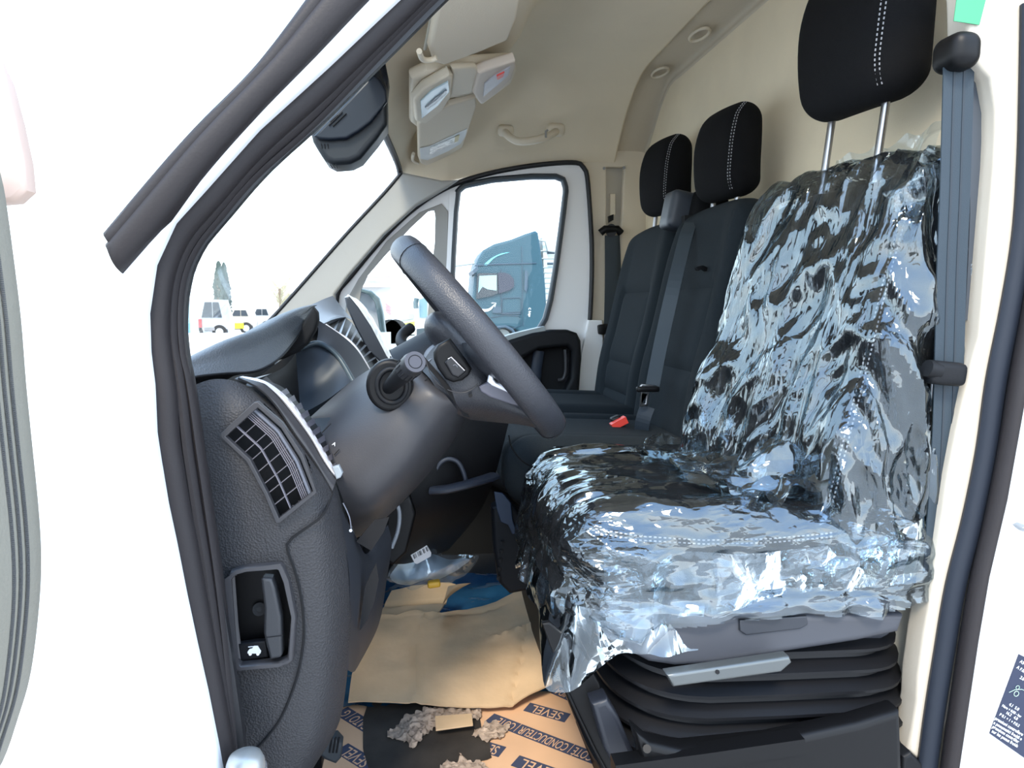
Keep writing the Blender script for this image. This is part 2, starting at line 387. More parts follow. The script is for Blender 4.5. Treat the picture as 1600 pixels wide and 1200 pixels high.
# door (open, hinged at the front of the doorway)
dr = thing('door_1', (-0.44, 0.5, 0.5), 'open driver door at the left edge with grey trim panel and perforated border', 'door', kind='structure')
edge = [(-8,250,.60),(4,300,.61),(18,400,.62),(30,500,.63),(38,600,.64),(48,700,.645),(58,800,.65),(62,880,.65),(58,960,.65),(45,1060,.65),(25,1130,.65),(0,1200,.645),(-40,1260,.64)]
E = [at(*p[:2], Y=p[2]) for p in edge]
def dcol(k, yy): return [Vector((e.x - k * 0.02, yy if isinstance(yy, float) else e.y + yy, e.z)) for e in E]
panel = s_surf([[e + Vector((-.030, .03, 0)) for e in E], [e + Vector((-.012, .022, 0)) for e in E], [e + Vector((0, 0, 0)) for e in E], [e + Vector((-.004, -.03, 0)) for e in E], [e + Vector((-.006, -.2, 0)) for e in E], [e + Vector((-.01, -.5, 0)) for e in E]], 60, 30)
o = mk('trim_panel', *panel, mat('door_trim_grey', (0.26, 0.245, 0.20), 0.7, bump=.3, bscale=300), dr); solid(o, .02, 1)
Ec = resample(cr(E, 6), 330); dots = []
for i, e_ in enumerate(Ec):
    if e_.z < at(40, 1180, Y=.64).z or e_.z > 1.62: continue
    for k in range(3):
        dots.append(s_box(e_ + Vector((-.0012 - .0009*k, -.016 - .009*k, 0.002*(k % 2))), (.0008, .0012, .0007)))
mk('perforated_border', *join(dots), mat('mesh_hole', (.09, .09, .09), .6), dr, smooth=False)['kind'] = 'stuff'
mk('door_shell', *s_plate([Vector((-.5, .70, .35)), Vector((-.5, -.35, .35)), Vector((-.5, -.35, 1.45)), Vector((-.5, -.3, 1.5)), Vector((-.5, .70, 1.5))], o=(-.52, 0, 0), U=(0, 1, 0), V=(0, 0, 1), t=.05, bev=.012), M_white, dr)
mk('door_seal', *s_tube([p + Vector((-.045, .055, 0)) for p in Ec[::4]], .006), M_rubber2, dr)
fr = [Vector((-.47, .62, 1.5)), Vector((-.44, .50, 1.72)), Vector((-.42, .34, 1.95)), Vector((-.41, .1, 2.1))]
mk('frame_trim', *plateY([(-60,70),(0,96),(16,130),(32,190),(46,255),(50,300),(30,318),(-60,325)], .66, .02, .004), mat('lit_frame_peach', (.62, .46, .38), .6), dr)  # pinkish light on the overexposed door frame, put into this plate's colour
mk('window_frame', *s_sweep(cr(fr, 8), rect(.028, .018), (1, 0, 0)), M_beige, dr)

# ---- roof, ceiling
def sg(x): return 1 / (1 + math.exp(-max(-40, min(40, x))))
def H(X, Y):
    t = max(0.0, min(1.0, (Y - 1.95) / 0.75)); xs = 0.31 - 0.30 * t * t * (3 - 2*t)
    front = 2.055 + 0.36 * (X + 0.06) + 0.03 * math.cos((Y - 1.85) * 1.6)
    rear = 2.335 - 0.05 * (max(0, X-.3) ** 2)
    s = sg((X - xs) / 0.016)
    z = front * (1-s) + rear * s + 0.012 * math.exp(-((X - xs + .02) / .03) ** 2) * -1
    if X < 0.03: z -= (0.03 - X) ** 2 * 3.0
    zt = float(np.interp(X, [-.05, .13, .28, .46, .63, .8], [1.985, 1.985, 2.020, 2.055, 2.072, 2.075]))
    f = max(0.0, (Y - 2.40) / 0.44); z -= (z - zt) * min(1, f) ** 2.2 * 0.99
    f = max(0.0, (1.22 - Y) / 0.27); z -= max(0, z - 2.15) * min(1, f) ** 2.2
    return z
def hx(Y): return -0.05 - 0.045 * max(0, 1 - ((Y - 1.85) / 0.9) ** 2)
def ceil_fn(u, v):
    Y = 0.955 + v * 1.95; X0 = hx(Y); X = X0 + u * (0.80 - X0)
    return (X, Y, H(X, Y))
ceiling = struct('ceiling', s_grid(ceil_fn, 130, 130), M_liner, 'beige cloth headliner above the cab with a raised front lip', 'headliner')
solid(ceiling, 0.012, 1)
roof = struct('roof', join([s_box((1.1, 1.9, 2.44), (1.2, 1.02, .012)), s_box((1.0, 2.93, 2.26), (1.1, .02, .18))]), M_white, 'white painted van roof panel', 'roof')
hdr = [Vector((hx(y), y, H(hx(y), y) - .004)) for y in np.linspace(.96, 2.84, 30)]
tr4 = struct('trim_4', s_tube(hdr, .011, ref=(0, 0, 1)), M_rubber2, 'thin black edge strip where headliner meets the windscreen', 'trim strip')

# ---- rear bulkhead with the recessed rail above it
XB = 0.93
wb = struct('wall_back', s_grid(lambda u, v: (XB + .006*math.cos(v*9) * (1 if v > .4 else 0) + .01*sg((u-.96)/.01)*-1, 0.98 + u * 1.98, 0.5 + v * 1.83), 60, 60), M_bulk, 'beige cloth covered bulkhead wall behind the seats', 'bulkhead')
solid(wb, .02, 1)
rail = thing('trim_5', (0.86, 1.9, 2.3), 'grey beige recessed rail along the top of the bulkhead with oval hollows', 'rail', kind='structure')
mk('rail_channel', *s_surf([[(0.785, y, H(.785, y) + .004) for y in np.linspace(.97, 2.86, 20)], [(0.80, y, H(.80, y) + .012) for y in np.linspace(.97, 2.86, 20)], [(0.81, y, min(2.335, H(.8, y) + .03)) for y in np.linspace(.97, 2.86, 20)], [(0.915, y, min(2.325, H(.8, y) + .03)) for y in np.linspace(.97, 2.86, 20)], [(0.922, y, min(2.30, H(.8, y) + .01)) for y in np.linspace(.97, 2.86, 20)], [(0.935, y, min(2.292, H(.8, y))) for y in np.linspace(.97, 2.86, 20)]], 40, 40), mat('rail_beige', (.58, .50, .38), .8, bump=.2), rail)
for k, y in enumerate((1.45, 1.80, 2.15, 2.50, 2.78)):
    ring = [Vector((0.862 + .024*math.cos(a), y + .052*math.sin(a), 2.318)) for a in np.linspace(0, 2*PI, 20, endpoint=False)]
    mk('oval_hollow', *join([s_tube(ring, .005, ref=(0, 0, 1), closed=True)]), M_beige, rail)
# B pillar, far side: column with the belt slot
bp = thing('trim_6', (0.8, 2.86, 1.0), 'beige far door pillar trim holding the passenger belt', 'pillar trim', kind='structure')
col = [(905,255),(930,250),(950,150),(1020,150),(1014,250),(1012,300),(1012,380),(1016,700),(905,700),(912,560),(922,420),(918,300)]
colh = [(946,262),(974,262),(972,300),(968,380),(962,650),(944,650),(946,400)]
mk('pillar_panel', *plateY(col, 2.86, .03, .006, holes=[colh]), M_beige, bp)
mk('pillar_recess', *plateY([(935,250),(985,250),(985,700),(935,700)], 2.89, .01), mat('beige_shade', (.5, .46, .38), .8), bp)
mk('adjuster_slot', *plateY([(953,303),(961,303),(961,336),(953,336)], 2.865, .012, .002), M_beige, bp)
for a, b in ((944, 263), (975, 262)): mk('clip', *s_tube([at(a, b, Y=2.845), at(a, b, Y=2.835)], .006, ref=(1, 0, 0)), M_trimlight, bp)
mk('round_plug', *s_tube([at(995, 356, X=XB - .002), at(995, 356, X=XB - .012)], .022, ref=(0, 0, 1), n=20, rb=.026), M_black, bp, label='black round screw plug')
mk('plug_centre', *s_tube([at(995, 356, X=XB - .011), at(995, 356, X=XB - .018)], .010, ref=(0, 0, 1), n=16), M_dashd, bp)
# near B pillar trim
nb = thing('trim_7', (0.85, 1.0, 0.7), 'cream plastic pillar trim at the right beside the driver belt', 'pillar trim', kind='structure')
npil = [(1486,-60),(1493,0),(1495,79),(1508,105),(1530,127),(1539,175),(1539,220),(1537,262),(1526,394),(1515,525),(1500,575),(1480,670),(1465,750),(1445,900),(1430,982),(1421,1047),(1419,1087),(1412,1130),(1405,1160),(1442,1197),(1470,1100),(1495,950),(1535,780),(1562,600),(1590,430),(1608,300),(1615,0),(1615,-60)]
mk('pillar_panel', *plateY(npil, 0.99, .045, .008, seg=4), mat('cream_plastic', (.50, .45, .37), .55, bump=.1), nb)
mk('sill_corner', *plateY([(1392,1165),(1405,1158),(1442,1198),(1452,1230),(1390,1230)], .985, .06, .006), M_dashd, nb)
mk('rear_inner_panel', *s_plate([Vector((.60, 1.05, .55)), Vector((.93, 1.05, .55)), Vector((.93, 1.05, 1.1)), Vector((.60, 1.05, 1.1))], o=(0, 1.06, 0), t=.02), mat('panel_beige', (.33, .31, .26), .8), nb)

# ---- floor and front wall
fl = struct('floor', s_box((0.15, 1.9, FLOOR_Z - .02), (0.80, .97, .02)), mat('floor_mat', (.018, .018, .02), .8, bump=.5, bscale=120), 'black rubber cab floor', 'floor')
wf = struct('wall_front', s_grid(lambda u, v: (-0.62 + .22*(1-v)**3 if False else -0.55 + .12*max(0, .3-v), .96 + u*1.92, .53 + v*.80), 8, 12), M_dashd, 'black front bulkhead deep in the footwell', 'front wall')
solid(wf, .02)
toe = struct('wall_front_toe_board', s_surf([[(-.55, y, .98) for y in (.97, 2.87)], [(-.36, y, .62) for y in (.97, 2.87)], [(-.22, y, .555) for y in (.97, 2.87)]], 6, 12), M_dashd, 'black sloping toe board under the dashboard', 'toe board')
solid(toe, .01)

# ---- windscreen, far A pillar
def wpt(Y, s):  # s 0 base, 1 header
    b = Vector((-0.95 - .12*(1-((Y-1.85)/.95)**2), Y, 1.20)); t = Vector((hx(Y) - .01, Y, H(hx(Y), Y) + .01)); return b.lerp(t, s)
ws = struct('window_1', s_grid(lambda u, v: wpt(.97 + u*1.72, v), 20, 8), M_glass, 'clear windscreen glass above the dashboard', 'windscreen')
solid(ws, .005)
ap = thing('trim_8', (-.4, 2.76, 1.4), 'pale grey far windscreen pillar trim', 'pillar trim', kind='structure')
YA = 2.76
a_out = [(400,522),(425,497),(467,450),(540,367),(600,302),(627,270)]
a_in = [(540,560),(526,500),(524,460),(545,432),(600,368),(650,323),(700,293),(716,284)]
poly = a_out + [(650,275),(690,283),(716,282)] + list(reversed(a_in[:-1])) + [(470,600)]
mk('pillar_panel', *plateY(poly, YA, .04, .010, seg=4), M_trimlight, ap)
mk('glass_edge', *s_tube(resample(cr(L(a_out, YA - .018), 6), 40), .007), M_rubber2, ap)

# ---- passenger door
YD = 2.84
pd = thing('door_2', (0.1, YD, .6), 'closed passenger door with quarter window, black lower trim and grip', 'door', kind='structure')
d_out = [(530,700),(528,500),(527,460),(548,432),(602,368),(652,322),(703,291),(760,272),(830,259),(895,254),(912,262),(919,290),(925,412),(918,560),(908,640),(905,720)]
quarter = [(559,560),(560,471),(563,452),(573,430),(597,402),(640,355),(668,329),(679,326),(682,336),(681,380),(677,412),(672,470),(667,526),(650,560)]
dwin = [(700,560),(704,500),(708,400),(712,330),(716,298),(726,290),(770,281),(830,276),(868,276),(880,281),(884,296),(880,330),(874,377),(868,420),(860,468),(852,498),(839,520),(815,545),(780,560)]
mk('door_frame', *plateY(d_out, YD, .035, .008, holes=[quarter, dwin], seg=3), M_inwhite, pd)
mk('door_seal', *s_tube(resample(cr(L(d_out[1:-1], YD - .022), 5), 120), .0095), M_rubber2, pd, label='black rubber seal round the door')
mk('quarter_surround', *plateY([(538,560),(541,470),(560,436),(605,376),(655,332),(690,318),(700,330),(700,420),(690,560)], YD - .022, .012, .004, holes=[quarter]), M_trimlight, pd)
mk('division_bar', *s_sweep(L([(707,300),(703,400),(697,500),(694,560)], YD - .02), rect(.012, .012), (0, 1, 0)), M_inwhite, pd)
mk('window_channel', *s_tube(resample(L(dwin, YD - .018), 120), .0125, rb=.02, closed=True), mat('window_rubber', (.022, .032, .04), .4), pd)
mk('quarter_seal', *s_tube(resample(L(quarter, YD - .018), 80), .0045, closed=True), M_rubber2, pd)
mk('window_pane', *plateY(dwin, YD + .004, .004), M_glass, pd)
mk('quarter_pane', *plateY(quarter, YD + .004, .004), M_glass, pd)
trimp = [(560,575),(700,552),(760,545),(797,530),(830,520),(860,515),(885,515),(899,520),(905,532),(906,560),(901,632),(895,780),(560,800)]
pocket = [(812,560),(840,545),(884,540),(892,548),(890,590),(880,610),(870,640),(812,640)]
mk('lower_trim', *plateY(trimp, YD - .06, .07, .014, holes=[pocket], seg=4), M_dashd, pd)
mk('trim_cap', *s_sweep(resample(cr(L([(700,545),(760,540),(797,527),(850,514)], YD - .05), 6), 24), rect(.012, .03), (0, 1, 0)), mat('trim_cap_grey', (.30, .33, .33), .5), pd)
mk('pocket_back', *plateY([(800,530),(900,530),(900,660),(800,660)], YD - .028, .006), M_hole, pd)
mk('pull_grip', *s_tube(resample(cr(L([(872,594),(880,592),(884,580),(884,560),(883,546)], YD - .07), 5), 24), .007), M_dash2, pd)
mk('inner_rib', *s_tube(L([(842,548),(838,575),(836,605)], YD - .045), .022, rb=.008), mat('rib_blue', (.02, .03, .05), .5), pd)
wr = struct('wall_right', join([s_box((-.55, 2.90, .85), (.45, .02, .55)), s_box((1.2, 2.92, 1.4), (.28, .02, 1.0)), s_box((.2, 2.91, .72), (.8, .02, .3))]), M_white, 'white outer body side beyond the passenger door', 'van body', smooth=False)
pj = struct('baseboard_right', plateY([(893,700),(897,640),(906,560),(918,500),(940,500),(945,700)], 2.82, .03, .004), M_inwhite, 'pale painted sill between passenger door and pillar', 'sill')
# ================================================================== SEATS
def seat_M(Yc, Xc, Zc, rec):
    # local x = width (+Y world), local y = up along the back, local z = towards the front of the van (-X)
    U = Vector((0, 1, 0)); V = Vector((math.sin(rec), 0, math.cos(rec)))
    return frame((Xc, Yc, Zc), U, V)   # W = U x V = (cos, 0, -sin) -> rear ; front is -z
def gr(x, c, w): return math.exp(-((x - c) / w) ** 2)
def back_fn(hw, hh, lines, ins=0.62, dep=0.010):
    def fn(p):
        x, y, z = p
        v = y / hh; u = x / hw
        x *= 1.0 - 0.10 * max(0, v) ** 2.5 - 0.02 * max(0, -v)
        y -= 0.020 * (abs(u) ** 3) * max(0, v)
        if z < 0:
            fz = min(1, -z / 0.02)
            z -= 0.022 * max(0, abs(u) - 0.55) / 0.45 * (1 - max(0, v) ** 4) * fz * 1.0
            inn = sg((ins - abs(u)) / .03)
            for ly in lines: z += dep * gr(y, ly * hh, .007) * inn * fz
            z += dep * 0.9 * gr(abs(u), ins, .035) * fz * (1 if v < (lines[0] + .03 if lines else .6) else 0)
            z -= .010 * gr(v, -0.45, .35) * fz
        return (x, y, z)
    return fn
def head_fn(p):
    x, y, z = p; v = y / .135; u = x / .125
    k = 1 - .20 * max(0, v) ** 2.2 - .16 * max(0, -v) ** 2.0
    x *= k
    z *= 1.0 - .30 * max(0, v) ** 2
    z -= .018 * (1 - v * v) - .012 * u * u + .020 * v * 0.5
    if v < -.2: y += .02 * (z / .05) * min(1, (-.2 - v))
    return (x, y, z)
def stitch(path, nrm, name, parent):
    P = resample(path, 2 * max(6, int(sum((b-a).length for a, b in zip(path, path[1:])) / .0075)))
    sh = [s_sweep([P[i], P[i+1]], rect(.0009, .0007), nrm) for i in range(0, len(P)-1, 2)]
    return mk(name, *join(sh), M_stitch, parent, smooth=False)
def headrest(parent, Yc, Xc, Zc, rec, zpost, s=1.0, deg=9):
    M = Matrix.Translation((Xc, Yc, Zc)) @ Matrix.Rotation(math.radians(deg), 4, 'Z') @ Matrix.Translation((-Xc, -Yc, -Zc)) @ seat_M(Yc, Xc, Zc, rec) @ Matrix.Scale(s, 4)
    h = mk('headrest', *s_soft((.125, .135, .055), .05, 22, M, head_fn), M_fab, parent)
    for k in (0, 1):
        pts = []
        for v in np.linspace(-.80, .93, 30):
            xx = -(0.096 + .006*k) - .006 * v
            q = Vector((xx, v * .135, -0.056)); q = Vector(head_fn((xx, v*.135, -(.005 + math.sqrt(max(0, .0025 - max(0, abs(xx) - .075)**2)))))); q.z -= .0015; q.x -= .001
            if v > .6: q.z += .09 * (v - .6) ** 1.6
            if v < -.5: q.z += .12 * (-.5 - v) ** 2
            pts.append(M @ q)
        stitch(pts, (0, 1, 0), 'stitching', h)
    for k in (-1, 1):
        a = M @ Vector((k * .062, -.11, .005)); b = Vector((a.x - math.tan(rec) * (a.z - zpost), a.y, zpost))
        mk('headrest_post', *s_tube([a, b], .0068, ref=(0, 1, 0), n=12), M_steel, h)
        mk('post_collar', *s_tube([b + Vector((0, 0, .012)), b + Vector((0, 0, -.012))], .013, ref=(0, 1, 0), n=14), M_black, h)
    return h
def cush_fn(hx_, hy_, groove=True):
    def fn(p):
        x, y, z = p      # x along Y width, y fore/aft (+ = rear), z up
        u = x / hx_; v = y / hy_
        if z > 0:
            fz = min(1, z / .02)
            z += .016 * max(0, abs(u) - .55) / .45 * fz - .020 * max(0, -v - .45) ** 1.5 * fz
            z -= .009 * gr(abs(u), .62, .035) * fz
            if groove: z -= .006 * gr(v, -.52, .03) * fz * (1 if abs(u) < .62 else 0)
        x *= 1 - .10 * max(0, -v) ** 4
        return (x, y, z)
    return fn
def cushM(Yc, Xc, Zc, tilt=0.04):
    U = Vector((0, 1, 0)); V = Vector((math.cos(tilt), 0, -math.sin(tilt)))
    return frame((Xc, Yc, Zc), U, V)  # W=UxV = (-sin.., 0, -cos) -> points down, flip below
def cushframe(Yc, Xc, Zc, tilt=0.04):
    U = Vector((0, -1, 0)); V = Vector((math.cos(tilt), 0, -math.sin(tilt)))
    return frame((Xc, Yc, Zc), U, V)

# ---------- driver seat
ds_ = thing('driver_chair', (0.5, 1.22, FLOOR_Z), 'black cloth driver seat under clear plastic, on a black bellows suspension base', 'seat')
REC = math.radians(11); RED = math.radians(14)
def turned(M, deg): return Matrix.Translation(M.translation) @ Matrix.Rotation(math.radians(deg), 4, 'Z') @ Matrix.Translation(-M.translation) @ M
DB = turned(seat_M(1.25, 0.768, 1.41, RED), 10)
mk('backrest', *s_soft((.225, .320, .065), .055, 44, DB, back_fn(.225, .320, [.45, -.05, -.5])), M_fab, ds_)
for k in (0, 1):
    stitch([DB @ Vector((-.185 - .010*k + .015*max(0, v)**2, v*.320, -.088 + .03*max(0, v)**3)) for v in np.linspace(-.9, .95, 30)], (0, 1, 0), 'stitching', ds_)
headrest(ds_, 1.225, 0.80, 1.985, math.radians(6), 1.70, 1.04)
DC = cushframe(1.245, 0.53, 1.095)
mk('cushion', *s_soft((.246, .295, .078), .065, 44, DC, cush_fn(.246, .295)), M_fab, ds_)
for k in (0, 1):
    stitch([at(x, y + 6*k, Y=.985) for x, y in ((930,826),(1000,838),(1100,844),(1200,842),(1290,834),(1350,822))], (0, 1, 0), 'stitching', ds_)
# plastic valance under the cushion
pan = L([(945,975),(980,1012),(1010,1028),(1050,1034),(1110,1030),(1200,1016),(1330,996),(1395,982),(1404,955),(1300,950),(1000,955)], .985)
o = mk('seat_valance', *s_plate(pan, o=(0, .985, 0), t=.035, bev=.012, seg=5), mat('valance_grey', (.042, .045, .055), .5), ds_)
mk('valance_recess', *s_plate(L([(1155,968),(1260,962),(1262,975),(1250,982),(1165,992),(1155,985)], .965), o=(0, .966, 0), t=.006, bev=.002), mat('valance_dark', (.02, .023, .03), .4), ds_)
mk('valance_body', *s_soft((.235, .25, .05), .045, 14, cushframe(1.235, .53, 1.01)), MATS['valance_grey'], ds_)
mk('adjuster_lever', *plateY([(1038,1049),(1050,1047),(1228,1021),(1232,1030),(1215,1045),(1048,1068)], .935, .022, .004), mat('lever_metal', (.13, .14, .14), .35, metal=.7), ds_)
mk('lever_hole', *s_tube([at(1121, 1050, Y=.9245), at(1121, 1050, Y=.922)], .0032, ref=(1, 0, 0)), M_hole, ds_)
# bellows: stacked accordion folds
folds = []
for k in range(8):
    z = .985 - .032*k; g_ = .0045*k; folds += [(z, .226 + g_, .226 + g_), (z - .012, .247 + g_, .247 + g_), (z - .017, .247 + g_, .247 + g_), (z - .020, .228 + g_, .228 + g_)]
def bell(folds, cx, cy, r=.07, n=48):
    V = []; m = 0
    for (z, hy, hx_) in folds:
        for k in range(n):
            a = 2*PI*k/n; c, s = math.cos(a), math.sin(a)
            x = cx + hx_ * math.copysign(abs(c) ** .38, c); y = cy + hy * math.copysign(abs(s) ** .38, s)
            V.append(Vector((x, y, z + .012*math.sin(a*2+.6) - .05*(x-cx)*.3)))
    Fc = [(i*n+k, i*n+(k+1) % n, (i+1)*n+(k+1) % n, (i+1)*n+k) for i in range(len(folds)-1) for k in range(n)]
    Fc.append(tuple(range(n))); Fc.append(tuple((len(folds)-1)*n + k for k in range(n-1, -1, -1)))
    return V, Fc
bl = mk('bellows', *bell(folds, .555, 1.235), mat('bellows_rubber', (.0045, .0047, .006), .45, bump=.05, spec=.3), ds_)
for q in bl.data.polygons: q.use_smooth = True
base = plateY([(985,1128),(1010,1150),(1060,1162),(1200,1148),(1330,1120),(1395,1100),(1400,1230),(1010,1230)], .945, .04, .010)
mk('base_skirt', *base, M_black, ds_)
mk('base_bolt', *s_tube([at(1011, 1170, Y=.925), at(1011, 1170, Y=.918)], .006, ref=(1, 0, 0)), M_black, ds_)
mk('base_box', *s_box((.585, 1.235, .66), (.235, .265, .11)), M_black, ds_, smooth=False)
mk('side_rail', *s_sweep(L([(958,1199),(1100,1180),(1250,1158)], .93), rect(.012, .014), (0, 1, 0)), M_black, ds_, smooth=False)
mk('front_bracket', *plateY([(846,972),(858,970),(905,1010),(935,1065),(950,1120),(972,1160),(1000,1240),(955,1240),(928,1170),(905,1120),(885,1080)], 1.02, .012, .003), M_black, ds_, label='black steel front bracket')
mk('bracket_lip', *s_tube(L([(879,1047),(884,1075),(905,1120),(930,1172),(957,1222)], 1.01), .0025), M_black, ds_)
mk('front_motor_cover', *plateY([(920,1090),(945,1082),(962,1110),(985,1165),(1000,1195),(960,1195),(940,1160)], 1.0, .04, .008), mat('cover_navy', (.008, .010, .016), .5), ds_)
mk('rear_bracket', *plateY([(1310,1150),(1360,1130),(1385,1190),(1388,1230),(1310,1230)], .955, .03, .005), M_black, ds_)

# ---------- passenger bench
pb = thing('passenger_bench', (0.5, 2.03, FLOOR_Z), 'black cloth double passenger bench seat with two backrests and headrests', 'seat')
for (Yc, nm, lines) in ((1.795, 'backrest', [.30, -.36]), (2.265, 'backrest', [.30, -.12, -.42, -.72])):
    Mx = seat_M(Yc, .755, 1.445, REC)
    b_ = mk(nm, *s_soft((.232, .325, .06), .05, 40, Mx, back_fn(.232, .325, lines, ins=.60, dep=.012)), M_fab2, pb)
Mx = seat_M(1.795, .755, 1.445, REC)
mk('backrest_seam', *s_tube([Mx @ Vector((-.225 + 0.005*math.sin(v*3), v*.325, -.035)) for v in np.linspace(-.9, .8, 20)], .002), M_fab, pb)
mk('pull_strap', *s_sweep(cr([at(1088, 421, Y=1.72), at(1097, 418, Y=1.72), at(1112, 428, Y=1.725), at(1130, 434, Y=1.75)], 6), rect(.004, .010), (0, 1, 0)), M_black, pb, label='black pull strap on the middle backrest')
headrest(pb, 1.81, .815, 1.895, math.radians(6), 1.71, .88)
headrest(pb, 2.30, .825, 1.925, math.radians(6), 1.71, .92)
for (Yc, x0, z0, l) in ((1.79, .46, 1.105, .255), (2.26, .475, 1.120, .25)):
    c_ = mk('cushion', *s_soft((.236, l, .085), .06, 36, cushframe(Yc, x0, z0, .05), cush_fn(.236, l)), M_fab2, pb)
mk('cushion_seam', *s_tube(cr(L3([(795,680,1.57),(800,700,1.56),(818,722,1.55),(850,738,1.545)]), 6), .0016), M_fab, pb)
mk('bench_base', *s_box((.50, 2.03, .83), (.20, .44, .20)), M_black, pb, smooth=False)
bk = mk('buckle', *s_soft((.014, .035, .012), .006, 8, frame(at(967, 669, Y=1.82), (at(980,660,Y=1.82)-at(950,673,Y=1.82)), (0, 0, 1))), M_black, pb)
mk('buckle_button', *s_sweep([at(956, 667, Y=1.80), at(966, 661, Y=1.80), at(978, 655, Y=1.80)], rect(.009, .012), (0, 1, 0)), M_red, pb, label='red buckle release button')
mk('belt_guide', *s_soft((.045, .055, .05), .016, 12, seat_M(2.03, .775, 1.775, REC)), mat('guide_grey', (.030, .036, .046), .45), pb, label='grey plastic belt outlet between the backrests')
mk('belt_guide_slot', *s_box(at(1078, 345, Y=1.965), (.02, .012, .014)), M_hole, pb, smooth=False)
mk('belt_guide_cover', *s_soft((.055, .06, .05), .03, 10, seat_M(1.99, .83, 1.77, REC)), M_fab, pb)
# seat pedestal beside the bench, with slots and a blue tag
ped = mk('pedestal_panel', *plateY([(768,790),(790,775),(812,800),(832,840),(838,880),(832,915),(795,922),(778,905),(770,850)], 1.56, .05, .008), mat('pedestal_dark', (.004, .005, .007), .6, spec=.2), pb)
for k in range(5): mk('slot', *s_tube([at(785 - k*1.5, 845 + k*14, Y=1.532), at(785 - k*1.5, 850 + k*14, Y=1.532)], .0045, ref=(1, 0, 0), n=8), M_hole, ped)
mk('pedestal_tag', *plateY([(772,768),(785,770),(798,785),(801,812),(808,834),(800,834),(794,820),(782,815),(776,795)], 1.525, .006, .002), mat('tag_blue', (.008, .02, .045), .6), pb, label='dark blue plastic tag')
mk('bench_front_beam', *s_tube([at(770, 745, Y=2.35), at(820, 760, Y=1.6)], .03, ref=(0, 0, 1)), M_black, pb)

# ---------- seat belts
def belt(path, wd, name, parent, ref=(0, 1, 0), m=None):
    o_ = mk(name, *s_sweep(path, rect(wd, .0011), ref), m or M_belt, parent, smooth=False); return o_
cb = thing('centre_seat_belt', at(1005, 640, Y=1.93), 'dark blue-grey lap belt running down between the two bench backrests', 'seat belt')
belt(cr([at(1080, 348, Y=1.88), at(1071, 372, Y=1.84), at(1052, 450, Y=1.77), at(1032, 540, Y=1.76), at(1018, 612, Y=1.75)], 8), .0185, 'webbing', cb, ref=(-.6, -.8, 0))
tgm = mk('tongue', *plateY([(997,606),(1003,600),(1025,602),(1028,608),(1020,614),(1015,612),(1012,634),(999,636),(1001,612)], 1.735, .006, .002, holes=[[(1003,616),(1010,616),(1008,630),(1003,630)]]), M_steel, cb, label='bright metal belt tongue')
mk('tongue_cover', *s_soft((.030, .007, .008), .005, 8, frame(at(1012, 608, Y=1.73), (1, 0, 0), (0, 0, 1))), M_black, cb)
belt(cr([at(1012, 635, Y=1.75), at(1004, 660, Y=1.75), at(1000, 700, Y=1.77)], 6), .0195, 'lower_webbing', cb, ref=(-.6, -.8, 0), m=mat('belt_dark', (.012, .02, .03), .6))
fb = thing('passenger_seat_belt', at(952, 650, Y=2.83), 'black passenger belt hanging on the far pillar from its anchor', 'seat belt')
mk('anchor', *s_tube([at(955, 360, Y=2.83), at(955, 360, Y=2.79)], .026, ref=(1, 0, 0), n=16, rb=.022), M_black, fb)
mk('anchor_arm', *s_tube([at(938, 364, Y=2.80), at(945, 358, Y=2.795), at(965, 358, Y=2.795), at(970, 364, Y=2.80)], .015, ref=(0, 0, 1), n=12), M_black, fb)
mk('anchor_cap', *plateY([(950,338),(958,335),(958,344),(951,348)], 2.83, .02, .003), M_black, fb)
belt(cr(L([(955,368),(955,440),(953,520),(948,640)], 2.80), 6), .026, 'webbing', fb)
belt(cr(L([(960,368),(962,440),(958,530),(955,650)], 2.815), 6), .022, 'rear_webbing', fb)
mk('latch', *s_soft((.03, .02, .018), .008, 8, frame(at(946, 514, Y=2.78), (1, 0, .1), (0, 0, 1))), M_black, fb)
mk('latch_pins', *join([s_tube(L([(946,522),(945,540)], 2.78), .004), s_tube(L([(952,522),(951,538)], 2.78), .004)]), M_steel, fb)
nbt = thing('driver_seat_belt', at(1480, 900, Y=1.02), 'blue-grey driver belt hanging from its anchor beside the cream pillar', 'seat belt')
mk('anchor', *s_soft((.024, .026, .03), .019, 12, frame(at(1494, 84, Y=.985), (1, 0, 0), (0, 0, 1))), M_black, nbt)
belt(cr(L([(1498,100),(1495,200),(1492,300),(1487,420),(1483,560),(1478,700),(1468,850),(1464,895)], .985), 6), .0245, 'webbing', nbt, m=mat('belt_blue', (.018, .031, .043), .6, bump=.2, bscale=900))
for k in (-.008, .008): mk('webbing_rib', *s_sweep([p + Vector((k, -.0016, 0)) for p in cr(L([(1498,110),(1495,200),(1492,300),(1487,420),(1483,560),(1478,700),(1468,850),(1464,895)], .985), 6)], rect(.0016, .0004), (0, 1, 0)), mat('belt_rib', (.018, .026, .035), .6), nbt, smooth=False)
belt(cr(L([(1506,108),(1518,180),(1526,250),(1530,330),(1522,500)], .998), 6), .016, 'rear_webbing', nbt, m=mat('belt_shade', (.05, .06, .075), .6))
mk('latch', *s_soft((.030, .018, .016), .010, 8, frame(at(1475, 583, Y=.972), (1, 0, -.1), (0, 0, 1))), M_dashd, nbt)
mk('latch_button', *s_tube([at(1448, 575, Y=.965), at(1466, 580, Y=.965)], .013, ref=(0, 1, 0), n=12), M_dashd, nbt)
mk('latch_tongue', *s_tube(L([(1457,600),(1454,642)], .995), .003), M_steel, nbt)
mk('belt_stop', *s_tube([at(1481, 604, Y=1.01), at(1481, 604, Y=1.0)], .006, ref=(1, 0, 0)), M_black, nbt)

